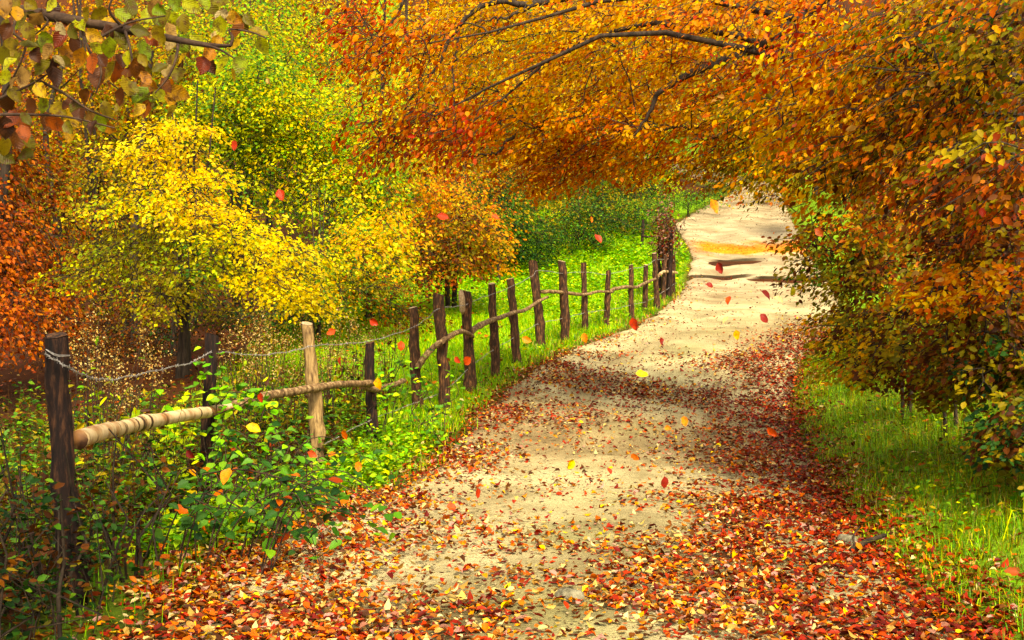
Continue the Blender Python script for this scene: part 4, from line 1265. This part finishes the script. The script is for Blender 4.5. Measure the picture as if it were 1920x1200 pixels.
# left verge and under the fence
a = Acc()
def d_v(x, y):
    d = xl(y) - x
    return np.clip((d + 0.02 + 0.15 * vnoise(x, y, 2.6, 23)) / 0.3, 0, 1) * np.clip((1.5 - d) / 0.6, 0, 1) * (0.35 + 0.65 * np.clip((y - 8) / 3, 0, 1))
b = scatter(90000, -4.5, 5.5, 5.2, 34, d_v)
hh = rng.uniform(0.04, 0.17, len(b))
blades(a, b, hh, rng.uniform(0.002, 0.0045, len(b)) * np.clip(b[:, 1] / 10, 1, 3), pick(dict(lime=5, green=4, ygreen=2, straw=2), len(b)) * rng.uniform(0.6, 1.0, (len(b), 1)), 0.9)
tag(a.build('verge_grass', M_HERB), 'short grass along the foot of the fence', 'grass', kind='stuff')

# nettles and other broad leaves in the meadow and verge
a = Acc()
b = scatter(5000, -5, 5.5, 17, 46, lambda x, y: d_m(x, y) * np.clip(0.35 + 0.8 * vnoise(x, y, 0.6, 31) + (y - 26) / 18, 0, 1))
herbs(a, b, rng.uniform(0.08, 0.35, len(b)), np.full(len(b), 0.075) * np.clip(b[:, 1] / 24, 1, 1.6), dict(lime=6, green=2, ygreen=2), 14, (0.85, 1.15))
tag(a.build('nettle_patch', M_HERB), 'low leafy nettles mixed into the bright meadow', 'plants', kind='stuff')
a = Acc()
def d_n(x, y):
    d = xl(y) - x
    return np.clip((d - 0.1) / 0.25, 0, 1) * np.clip((1.25 - d) / 0.5, 0, 1) * np.clip((y - 8.2) / 0.8, 0, 1) * np.clip((14.5 - y) / 1.2, 0, 1)
b = scatter(2600, -3.6, 0.5, 8, 15, d_n)
herbs(a, b, rng.uniform(0.05, 0.26, len(b)), np.full(len(b), 0.065), dict(lime=6, green=3, ygreen=2), 14, detail=1)
tag(a.build('ground_cover', M_HERB), 'pale green leafy ground cover between the pale post and the track', 'plants', kind='stuff')
# tall weeds behind the fence
a = Acc(); w = Acc()
def d_w(x, y):
    d = xl(y) - x
    return np.clip((d - 0.9) / 0.4, 0, 1) * np.clip((16.5 - y) / 2, 0, 1)
b = scatter(5200, -8, -0.6, 6.0, 17, d_w)
hg = rng.uniform(0.3, 0.85, len(b)) * np.clip(0.85 + 0.4 * vnoise(b[:, 0], b[:, 1], 1.2, 41), 0.4, 1.3)
st = np.stack([b, b + UP * (hg * 0.5)[:, None] + rng.normal(0, 0.03, (len(b), 3)), b + UP * hg[:, None] + rng.normal(0, 0.08, (len(b), 3))], 1)
tubes(w, st, np.broadcast_to(np.array([0.004, 0.003, 0.0015]), (len(b), 3)), 3, lin((110, 74, 36)) * 0.7)
herbs(a, b, hg, np.full(len(b), 0.075), dict(green=5, olive=4, lime=1, brown=3, dgreen=3), 16, (0.55, 1.0))
wd_ = tag(w.build('weed_stems', M_HERB), 'dry brown stalks standing among the weeds behind the fence', 'stalks', kind='stuff')
tag(a.build('undergrowth', M_HERB), 'mixed green and brown weeds behind the near fence posts', 'plants', kind='stuff')
# thick stalks at the lower left corner, shade there put into their dark colour
a = Acc()
b = scatter(190, -3.4, -2.0, 5.3, 7.6, lambda x, y: np.clip((-1.95 - x) / 0.3, 0, 1))
hg = rng.uniform(0.3, 0.9, len(b))
st = np.stack([b - UP * 0.05, b + UP * (hg * 0.35)[:, None] + rng.normal(0, 0.05, (len(b), 3)), b + UP * (hg * 0.7)[:, None] + rng.normal(0, 0.09, (len(b), 3)), b + UP * hg[:, None] + rng.normal(0, 0.08, (len(b), 3))], 1)
tubes(a, st, rng.uniform(0.4, 1.7, (len(b), 1)) ** 1.5 * np.array([0.006, 0.005, 0.004, 0.002]), 5)
tag(a.build('dead_stalks', M_BARK, colour=False), 'dense dark dead stalks round the foot of the first post', 'stalks', kind='stuff')
a = Acc()
herbs(a, b, hg, np.full(len(b), 0.055), dict(green=2, brown=6, dgreen=6, olive=1), 22, (0.5, 0.9), detail=1)  # dark palette and tint carry the corner shade in the leaf colour
tag(a.build('stalk_leaves', M_HERB), 'small sparse leaves on the dead stalks at the lower left', 'plants', kind='stuff')

# seed-head plants behind the fence: each a thing
def seed_plant(px, py, Y, h, label):
    b = on_ground((px - 960) / F * Y, Y)
    top = P(px, py, Y)
    root = empty('seed_plant', b, label, 'plant', 'dry seed head plants behind the fence')
    a = Acc(); n = 16
    tips = top + rng.normal(0, 1, (n, 3)) * np.array([0.16, 0.16, 0.14])
    stp = np.stack([np.repeat(b[None], n, 0) + rng.normal(0, 0.04, (n, 3)) * np.array([1, 1, 0]), b * 0.45 + tips * 0.55 + rng.normal(0, 0.03, (n, 3)), tips], 1)
    tubes(a, stp, np.broadcast_to(np.array([0.005, 0.004, 0.002]), (n, 3)), 4)
    a.build('stem', M_TWIG, root, b, colour=False)['kind'] = 'stuff'
    for k in range(n):
        m = 60
        a = Acc()
        p = tips[k] + rng.normal(0, 1, (m, 3)) * np.array([0.045, 0.045, 0.06])
        leaves(a, p, rng.normal(0, 1, (m, 3)), rng.normal(0, 1, (m, 3)), rng.uniform(0.012, 0.026, m), pick(dict(straw=4, tan=1, brown=4), m) * 0.8, 0, 0.6)
        a.build('seed_head', M_LITTER, root, b)['kind'] = 'stuff'
    a = Acc(); m = 90
    f = rng.random((m, 1)); i = rng.integers(0, n, m)
    p = stp[i, 0] * (1 - f) + tips[i] * f * 0.9 + stp[i, 0] * f * 0.1
    leaves(a, p, rng.normal(0, 1, (m, 3)) - UP * 0.3, UP + rng.normal(0, 0.5, (m, 3)), rng.uniform(0.05, 0.10, m), pick(dict(olive=3, ygreen=3, brown=2, lime=1), m), 1, 0.4)
    a.build('foliage', M_HERB, root, b)['kind'] = 'stuff'
for q in [(165, 665, 9.5, 'cream seed heads just right of the top of the first post'), (205, 690, 10.0, 'second clump of seed heads right of the first post'),
          (255, 700, 10.8, 'low seed heads beneath the sagging wire'), (475, 640, 12.6, 'tallest straw coloured seed heads between the second and the pale post'),
          (510, 655, 13.2, 'straw seed heads left of the pale post'), (545, 690, 13.0, 'dry seed heads touching the left side of the pale post'),
          (455, 690, 12.4, 'brownish seed heads right of the climbing leaves'), (620, 640, 14.4, 'thin seed heads right of the pale post'),
          (665, 655, 15.2, 'pale seed heads left of the short dark post'), (725, 640, 16.5, 'small seed heads right of the short dark post')]:
    seed_plant(q[0], q[1], q[2], 1, q[3])

# bramble: arching canes with big dark leaves, each leaf built
def bramble(label, canes, n_leaf, pals, size, origin, fuller=0):
    root = empty('bramble', origin, label, 'bramble')
    ctr = []
    for c in canes:
        sp = spline(c, 14)
        a = Acc(); tubes(a, sp, np.linspace(0.006, 0.002, 14), 5)
        a.build('cane', M_TWIG, root, origin, colour=False)
        ctr.append(sp)
    ctr = np.array(ctr)
    for k in range(n_leaf):
        sp = ctr[rng.integers(0, len(ctr))]
        c = sp[rng.integers(2, 14)] + rng.normal(0, 0.05, 3)
        az = rng.random() * 6.28
        ax = np.array([math.cos(az), math.sin(az) - 0.3, -0.35 + 0.3 * rng.normal()])
        nm = np.array([0.3 * rng.normal(), -0.45 + 0.3 * rng.normal(), 1.0])
        p_ = pick(pals, 1)[0]
        leaf_object('leaf', c, ax, nm, size * rng.uniform(0.65, 1.25), p_, M_HERB, root, origin=origin, width=0.66)
    return root
bo = on_ground(-1.95, 8.0)
canes = []
for k in range(26):
    f = rng.random()
    foot = on_ground(-2.3 + 0.9 * rng.random(), 7.4 + 1.4 * rng.random())
    az = rng.normal(-0.2, 1.0)
    L = rng.uniform(0.4, 0.85)
    d = np.array([math.cos(az), 0.5 * math.sin(az), 0])
    canes.append([foot, foot + d * L * 0.3 + UP * rng.uniform(0.3, 0.55), foot + d * L * 0.75 + UP * rng.uniform(0.35, 0.6), foot + d * L * 1.25 + UP * rng.uniform(0.1, 0.4)])
canes.append([P(380, 890, 8.0), P(450, 880, 7.9), P(540, 900, 7.8), P(600, 925, 7.8), P(632, 960, 7.8)])
bramble('dark green bramble mound at the foot of the birch rail with a few orange leaves', canes, 300, dict(dgreen=7, green=6, orange=1, rust=1), 0.085, bo)
b = on_ground(-2.0, 9.3)
canes = []
for k in range(18):
    foot = on_ground(-2.6 + 1.3 * rng.random(), 8.8 + 1.4 * rng.random())
    az = rng.normal(0.1, 1.2); L = rng.uniform(0.4, 0.8); d = np.array([math.cos(az), 0.5 * math.sin(az), 0])
    canes.append([foot, foot + d * L * 0.3 + UP * rng.uniform(0.35, 0.7), foot + d * L * 0.7 + UP * rng.uniform(0.4, 0.7), foot + d * L * 1.1 + UP * rng.uniform(0.2, 0.5)])
bramble('mid green bramble behind the mound, under the second post', canes, 220, dict(green=6, dgreen=3, lime=2, rust=1), 0.075, b)
b = on_ground(-2.3, 10.3)
canes = [[on_ground(-2.35, 10.2), P(378, 800, 10.35), P(372, 700, 10.35), P(372, 665, 10.35)], [on_ground(-2.3, 10.3), P(405, 790, 10.35), P(412, 720, 10.35), P(405, 660, 10.35)],
         [P(405, 760, 10.3), P(440, 735, 10.2), P(490, 755, 10.2), P(525, 790, 10.2)], [P(400, 780, 10.3), P(450, 760, 10.2), P(485, 742, 10.2), P(510, 760, 10.2)]]
r_ = bramble('fresh green vine climbing the second fence post', canes, 110, dict(green=5, lime=5), 0.085, b)
r_.name = 'climbing_vine'; r_['category'] = 'vine'
b = on_ground(-1.2, 14.2)
canes = []
for k in range(14):
    foot = on_ground(-1.55 + 0.9 * rng.random(), 13.4 + 1.6 * rng.random())
    canes.append([foot, foot + UP * 0.3 + rng.normal(0, 0.08, 3), foot + UP * 0.55 + rng.normal(0, 0.12, 3), foot + UP * 0.8 + rng.normal(0, 0.18, 3)])
bramble('leafy green bramble growing up between the short dark post and the next posts', canes, 200, dict(green=5, lime=4, dgreen=1, ygreen=1), 0.075, b)
b = on_ground(-3.1, 10.6)
canes = []
for k in range(12):
    Yk = rng.uniform(9.6, 11.2)
    foot = on_ground((300 + 90 * rng.random() - 130 - 960) / F * Yk + 0.45, Yk)
    canes.append([foot, foot + UP * 0.35 + rng.normal(0, 0.06, 3), foot + UP * 0.65 + rng.normal(0, 0.1, 3), foot + UP * 0.85 + rng.normal(0, 0.15, 3)])
bramble('yellow green saplings rising behind the birch rail', canes, 150, dict(ygreen=5, lime=3, olive=1), 0.09, b)

# ------------------------------------------------------------------ fallen leaves
def litter_density(x, y):
    u = (x - xl(y)) / np.maximum(xr(y) - xl(y), 0.1)
    edge_l = np.exp(-((u - 0.0) / 0.16) ** 2); edge_r = np.exp(-((u - 0.98) / 0.20) ** 2)
    near = np.clip((10.8 - y) / 3.0, 0, 1)
    band = np.exp(-((y - 17.2) / 1.9) ** 2)
    far_ = np.clip((26 - y) / 5, 0, 1) * 0.25 + 0.05
    mid = np.clip(0.10 + 0.62 * near * (0.55 + 0.45 * np.clip((8.8 - y) / 1.2, 0, 1)) + 0.62 * band, 0, 1)
    d = np.clip(0.9 * edge_l + 2.0 * edge_r * np.clip((25 - y) / 4, 0.05, 1) + mid, 0, 1.1) * np.where(y > 19.8, far_ * np.where(u > 0.75, 2.0, 1), 1)
    d = d * np.clip(0.62 + 0.6 * vnoise(x, y, 1.5, 51) + 0.4 * vnoise(x, y, 4.3, 52), 0.20, 1.3)
    d = np.maximum(d, 0.95 * edge_r * np.clip((24 - y) / 3, 0, 1) * np.clip(0.8 + 0.3 * vnoise(x, y, 3.1, 53), 0, 1))
    inside = np.clip((u + 0.17) / 0.10, 0, 1) * np.clip((1.16 - u) / 0.08, 0, 1)
    return np.clip(d * inside * 0.72, 0, 1), u, near, edge_r
def path_z(x, y):
    return h0(y) + 0.012
N0 = 480000
x = rng.uniform(-3.0, 8.0, N0); y = 5.2 + (36 - 5.2) * rng.random(N0) ** 1.25
dn, u, near, er = litter_density(x, y)
k = rng.random(N0) < dn
x, y, u, near, er = x[k], y[k], u[k], near[k], er[k]
N = len(x)
redness = np.clip(0.32 + 0.5 * er + 0.35 * np.exp(-((y - 17) / 2.5) ** 2), 0, 0.9)
cr_ = pick(dict(crimson=7, red=2, brown=3), N); co = pick(dict(straw=3, tan=5, orange=4, gold=2, rust=4, red=2, brown=3, pink=3, yellow=0.5), N)
col = np.where((rng.random(N) < redness)[:, None], cr_, co) * rng.uniform(0.7, 1.08, (N, 1))
on = np.where((u > -0.02) & (u < 1.02), path_z(x, y), H(x, y))
pos = np.stack([x, y, on + rng.uniform(0.002, 0.022, N)], -1)
az = rng.random(N) * 2 * np.pi
ax = np.stack([np.cos(az), np.sin(az), rng.normal(0.03, 0.16, N)], -1)
nm = UP + rng.normal(0, 0.24, (N, 3)); nm[:, 2] *= np.where(rng.random(N) < 0.35, -1, 1)
sz = rng.uniform(0.022, 0.066, N)
# nearest 300 in view are leaves of their own
pxx = 960 + F * x / y; pyy = 600 - F * (pos[:, 2] - EYE) / y
score = np.where((pxx > 10) & (pxx < 1910) & (pyy < 1190), sz / y, 0)
ii = np.argsort(-score)[:300]
kp = np.ones(N, bool); kp[ii] = False
a = Acc(); leaves(a, pos[kp], ax[kp], nm[kp], sz[kp], col[kp], 1, 0.66, 2.2)
tag(a.build('leaf_litter', M_LITTER), 'carpet of small fallen leaves strewn over the track', 'leaves', kind='stuff')
names = {'crimson': 'dark crimson', 'red': 'bright red', 'rust': 'rust coloured', 'orange': 'orange', 'gold': 'golden', 'yellow': 'clear yellow', 'tan': 'pale tan', 'brown': 'brown', 'pink': 'pinkish brown'}
keys = list(names)
allp = np.concatenate([PAL[k] for k in keys]); allk = sum([[k] * len(PAL[k]) for k in keys], [])
for q in ii:
    j = int(np.argmin(((allp - col[q]) ** 2).sum(1)))
    zone = ('by the left verge', 'left of the middle', 'in the middle', 'right of the middle', 'by the right verge')[int(np.clip(u[q] * 5, 0, 4))]
    row = ['at the bottom edge', 'near the bottom edge', 'above the bottom edge', 'well above the edge'][int(np.clip((1190 - pyy[q]) / 24, 0, 3))]
    how = 'large' if sz[q] > 0.06 else 'smaller'
    zone = zone + ', ' + row
    dq = (x - x[q]) ** 2 + (y - y[q]) ** 2; dq[q] = 9
    nb = allk[int(np.argmin(((allp - col[int(np.argmin(dq))]) ** 2).sum(1)))]
    zone = zone + f', beside {nb} leaf'
    how = how + (' tilted' if abs(unit(nm[q])[2]) < 0.94 else ' flat')
    lab_ = f'{how} {names[allk[j]]} leaf {zone}'
    o = leaf_object('fallen_leaf', pos[q] + UP * 0.006, ax[q], nm[q] * np.sign(nm[q][2]), sz[q], allp[j], M_FALLEN, width=0.68)
    tag(o, lab_, 'leaf', lab_.replace(' leaf ', ' leaves ', 1))
# sparse leaves on the far track, and the golden drift that colours it below the bend
a = Acc()
n = 40000
x = rng.uniform(1.5, 12.0, n); y = rng.uniform(24, 62, n)
u_ = (x - xl(y)) / (xr(y) - xl(y))
drift = np.clip(1 - np.abs(y - 40.3 - 1.2 * np.abs(u_ - 0.45)) / 1.7, 0, 1)
k = (u_ > -0.05) & (u_ < 1.05) & (rng.random(n) < np.clip(0.05 + 0.9 * drift + 0.25 * np.exp(-((u_ - 1.0) / 0.15) ** 2) + 0.12 * np.exp(-(u_ / 0.1) ** 2), 0, 1))
x, y, drift = x[k], y[k], drift[k]; n = len(x)
c_ = np.where((rng.random(n) < np.clip(drift * 3, 0, 1))[:, None], pick(dict(gold=5, orange=3, tan=2), n), pick(dict(crimson=4, rust=2, brown=3, tan=1), n))
leaves(a, np.stack([x, y, h0(y) + rng.uniform(0.014, 0.03, n)], -1), np.stack([rng.normal(size=n), rng.normal(size=n), 0.15 * rng.normal(size=n)], -1), UP + rng.normal(0, 0.25, (n, 3)), rng.uniform(0.04, 0.08, n), c_ * rng.uniform(0.7, 1.0, (n, 1)), 0, 0.7)
tag(a.build('far_litter', M_LITTER), 'golden drift of leaves across the far track and scattered ones round it', 'leaves', kind='stuff')
# crumbled scraps of leaf between the whole ones
a = Acc()
n = 110000
x = rng.uniform(-3.0, 8.0, n); y = 5.2 + 17 * rng.random(n) ** 1.3
dn, u_, _, _ = litter_density(x, y)
k = rng.random(n) < dn * 0.8 + 0.06 * ((u_ > 0) & (u_ < 1))
x, y, u_ = x[k], y[k], u_[k]; n = len(x)
zz = np.where((u_ > -0.02) & (u_ < 1.02), path_z(x, y), H(x, y)) + rng.uniform(0.001, 0.006, n)
leaves(a, np.stack([x, y, zz], -1), np.stack([rng.normal(size=n), rng.normal(size=n), 0.15 * rng.normal(size=n)], -1), UP + rng.normal(0, 0.25, (n, 3)), rng.uniform(0.008, 0.026, n),
       pick(dict(brown=6, crimson=3, rust=2, tan=2), n) * rng.uniform(0.5, 1.0, (n, 1)), 0, 0.8)
tag(a.build('leaf_crumbs', M_LITTER), 'tiny brown scraps of broken leaf ground into the track', 'leaves', kind='stuff')
# litter in the grass, on the forest floor and under the hedge
a = Acc()
b = np.concatenate([scatter(7000, -12, 0, 5.5, 30, lambda x, y: np.where(xl(y) - x > 0.2, 1, 0)), scatter(9000, 1, 9, 5.2, 24, lambda x, y: np.clip((x - xr(y)) / 0.3, 0, 1) * np.clip(0.35 + 0.4 * (x - xr(y) - 1.0), 0.12, 1))])
n = len(b)
leaves(a, b + UP * rng.uniform(0.01, 0.10, (n, 1)), np.stack([rng.normal(size=n), rng.normal(size=n), 0.2 * rng.normal(size=n)], -1), UP + rng.normal(0, 0.4, (n, 3)), rng.uniform(0.05, 0.085, n),
       pick(dict(rust=3, brown=4, orange=2, crimson=2, tan=1), n) * rng.uniform(0.6, 1.0, (n, 1)), 1, 0.66)
tag(a.build('verge_litter', M_LITTER), 'brown and red fallen leaves caught in the grass and undergrowth', 'leaves', kind='stuff')

# ------------------------------------------------------------------ stones, gravel and the broken branch
a = Acc()
n = 9000
x = rng.uniform(-2.2, 4.5, n); y = 5.2 + 20 * rng.random(n) ** 1.3
u = (x - xl(y)) / (xr(y) - xl(y)); k = (u > 0.02) & (u < 0.98); x, y = x[k], y[k]; n = len(x)
s = rng.uniform(0.003, 0.012, (n, 1)) * rng.uniform(0.6, 1.6, (n, 1))
O = np.array([[1, 0, 0], [-1, 0, 0], [0, 1, 0], [0, -1, 0], [0, 0, .7], [0, 0, -.7]], float)
V = np.stack([x, y, path_z(x, y) + 0.002], -1)[:, None] + s[:, None] * (O[None] * rng.uniform(0.7, 1.3, (n, 6, 1)))
T = np.array([[0, 2, 4], [2, 1, 4], [1, 3, 4], [3, 0, 4], [2, 0, 5], [1, 2, 5], [3, 1, 5], [0, 3, 5]])
a.add(V.reshape(-1, 3), (T[None] + (np.arange(n) * 6)[:, None, None]).reshape(-1, 3), np.repeat(lin((168, 150, 108)) * rng.uniform(0.35, 1.1, (n, 1)), 8, 0))
tag(a.build('pebbles', M_LITTER), 'scattered small pebbles of the gravel track', 'pebbles', kind='stuff')

def rock(name, c, r, label, mat=M_STONE):
    """a worn stone: lumpy, flattened, half sunk"""
    nu, nv = 16, 10
    V = []
    for i in range(nv + 1):
        th = math.pi * i / nv
        for j in range(nu):
            ph = 2 * math.pi * j / nu
            d = np.array([math.sin(th) * math.cos(ph), math.sin(th) * math.sin(ph), math.cos(th)])
            f = 1 + 0.16 * math.sin(3 * d[0] + 2 * d[1] + c[0] * 7) + 0.12 * math.sin(5 * d[1] - 3 * d[2] + c[1]) + 0.04 * rng.normal() * math.sin(th)
            d = np.sign(d) * np.abs(d) ** 0.75
            V.append(d * f * np.asarray(r))
    V = np.array(V); idx = np.arange(len(V)).reshape(nv + 1, nu)
    A, B = idx[:-1], idx[1:]; A2, B2 = np.roll(A, -1, 1), np.roll(B, -1, 1)
    a = Acc(); a.add(V + c, np.concatenate([np.stack([A, B, B2], -1).reshape(-1, 3), np.stack([A, B2, A2], -1).reshape(-1, 3)]))
    return tag(a.build(name, mat, None, c, colour=False), label, 'stone')
c = hit(1072, 1128); rock('stone', c + UP * 0.01, (0.085, 0.06, 0.055), 'half buried mossy stone in the middle of the near track')
c = hit(330 + 420, 1190); rock('stone', c, (0.06, 0.05, 0.025), 'flat stone sunk in the track near the bottom edge left of centre')
c = hit(1590, 1022); rock('stone', c + UP * 0.02, (0.06, 0.05, 0.05), 'pale angular stone lying at the foot of the grassy right bank')
c = hit(1240, 1020); rock('stone', c, (0.04, 0.035, 0.018), 'small flat stone among the leaves right of the middle of the track')
c = hit(1640, 1030)
root = empty('fallen_branch', c, 'short dark broken branch lying beside the pale stone on the right', 'branch')
a = Acc(); tubes(a, spline([hit(1598, 1040) + UP * 0.03, hit(1625, 1030) + UP * 0.05, hit(1660, 1020) + UP * 0.06], 12), np.linspace(0.022, 0.014, 12), 9, cap=True)
a.build('stick', M_BARK, root, c, colour=False)
a = Acc(); tubes(a, spline([hit(1604, 1040) + UP * 0.03, hit(1600, 1028) + UP * 0.08, hit(1612, 1015) + UP * 0.1], 8), np.linspace(0.010, 0.004, 8), 7, cap=True)
a.build('side_twig', M_BARK, root, c, colour=False)

# ------------------------------------------------------------------ leaves drifting down through the air
air = [  # px, py, size px, angle, palette, label
    (440, 273, 20, 0, 'red', 'scarlet leaf in the air at the upper right of the lemon yellow maple'),
    (526, 366, 24, 20, 'red', 'narrow red leaf falling before the yellow green tree, lower of its two'),
    (503, 152, 13, 30, 'tan', 'tiny pale leaf floating high before the tall yellow green tree'),
    (702, 604, 20, 60, 'red', 'red leaf in the air above the short dark post'),
    (621, 623, 19, -60, 'red', 'red leaf in the air just right of the top of the pale post'),
    (638, 678, 20, 0, 'red', 'red leaf hanging below the wire right of the pale post'),
    (752, 649, 20, 0, 'red', 'dark red leaf in the air left of the thin double post'),
    (858, 675, 16, 40, 'red', 'small red leaf, left one of the pair beside the split post'),
    (876, 677, 22, -40, 'red', 'bigger red leaf, right one of the pair beside the split post'),
    (831, 406, 24, 80, 'red', 'orange red leaf in the air before the small brown tree'),
    (929, 408, 18, 60, 'red', 'red leaf in the air before the leftmost dark bush'),
    (1122, 447, 24, 30, 'red', 'red leaf falling before the nettles at the top of the meadow'),
    (988, 637, 20, 70, 'orange', 'orange leaf in the air left of the tall leaning post'),
    (1097, 634, 20, 10, 'orange', 'orange leaf drifting at the foot of the fence above the leafy edge of the track'),
    (1190, 608, 26, 20, 'red', 'big orange red leaf at the meeting of grass and pale track'),
    (1204, 702, 24, 80, 'yellow', 'yellow leaf floating over the red carpet of the middle track'),
    (1351, 503, 24, 20, 'crimson', 'dark red leaf over the far pale track below the ochre sand'),
    (1331, 535, 16, 70, 'crimson', 'small dark red leaf left of the far pale track'),
    (1366, 563, 18, -20, 'red', 'red leaf between the small and the large dark leaf of the far track'),
    (1437, 554, 28, 50, 'crimson', 'largest dark red leaf over the far track'),
    (1459, 562, 20, 60, 'tan', 'slim tan leaf touching the right side of the largest dark leaf'),
    (1484, 546, 20, 0, 'olive', 'olive leaf in the air at the tip of the hanging sapling'),
    (1433, 597, 22, 40, 'crimson', 'dark red leaf over the brightest patch of track'),
    (1381, 628, 20, 10, 'gold', 'amber leaf falling over the brightest patch of track'),
    (1360, 600, 16, -40, 'tan', 'pale curled leaf left above the amber leaf'),
    (1338, 388, 30, 20, 'orange', 'large orange leaf before the bend of the track'),
    (1536, 436, 22, 50, 'rust', 'orange leaf floating before the right sapling'),
    (1449, 809, 24, 50, 'red', 'orange red leaf at the edge of the right grass bank'),
    (1284, 790, 20, 10, 'orange', 'orange leaf over the pale middle track, right of the other'),
    (1253, 803, 15, 80, 'orange', 'small orange leaf over the pale middle track, left of the other'),
    (1246, 905, 24, 0, 'crimson', 'round crimson leaf hovering over the centre of the track'),
    (1070, 871, 22, -30, 'yellow', 'lemon yellow leaf hovering over the left of the track'),
    (1191, 857, 18, 60, 'orange', 'orange leaf hovering between the yellow and the crimson one'),
    (1143, 883, 15, 30, 'red', 'small red leaf hovering left of the crimson one'),
    (895, 925, 20, 0, 'red', 'red leaf upright near the left edge of the track'),
    (847, 950, 20, 80, 'red', 'bright red leaf hovering at the left of the leafy track'),
    (475, 804, 30, 70, 'gold', 'yellow leaf hanging below the rail right of the second post'),
    (424, 893, 34, -20, 'orange', 'large orange leaf above the dark bramble mound'),
    (357, 852, 22, 50, 'crimson', 'crimson leaf left above the bramble mound'),
    (490, 746, 20, 10, 'red', 'red leaf just above the rail right of the climbing vine'),
    (710, 720, 24, 10, 'gold', 'golden leaf beside the crook of the rail at the short dark post'),
    (647, 815, 20, 20, 'orange', 'orange leaf over the ground cover right of the pale post'),
    (672, 875, 20, 0, 'orange', 'orange leaf low over the pale ground cover'),
    (585, 852, 20, 60, 'red', 'small red leaf close to the foot of the pale post'),
    (1108, 412, 14, 0, 'orange', 'small orange leaf before the middle dark bush'),
    (1240, 640, 14, 0, 'crimson', 'little dark leaf over the left of the bright track'),
]
for px, py, s_, ang, pk, lb in air:
    Y = float(np.clip(0.062 * F / s_, 4.5, 8.5)) * rng.uniform(0.92, 1.05)
    s = s_ * Y / F
    th = math.radians(ang)
    ax = np.array([math.sin(th), rng.normal(0, 0.25), -math.cos(th)])
    c = P(px, py, Y) - unit(ax) * s * 0.5
    nm = np.array([rng.normal(0, 0.8), -1.0, 0.5 + 0.4 * rng.normal()])
    p_ = PAL[pk]
    o = leaf_object('falling_leaf', c, ax, nm, s, p_[rng.integers(0, 2)], M_FALLEN, width=0.68)
    tag(o, lb, 'leaf', 'leaves drifting down through the air')
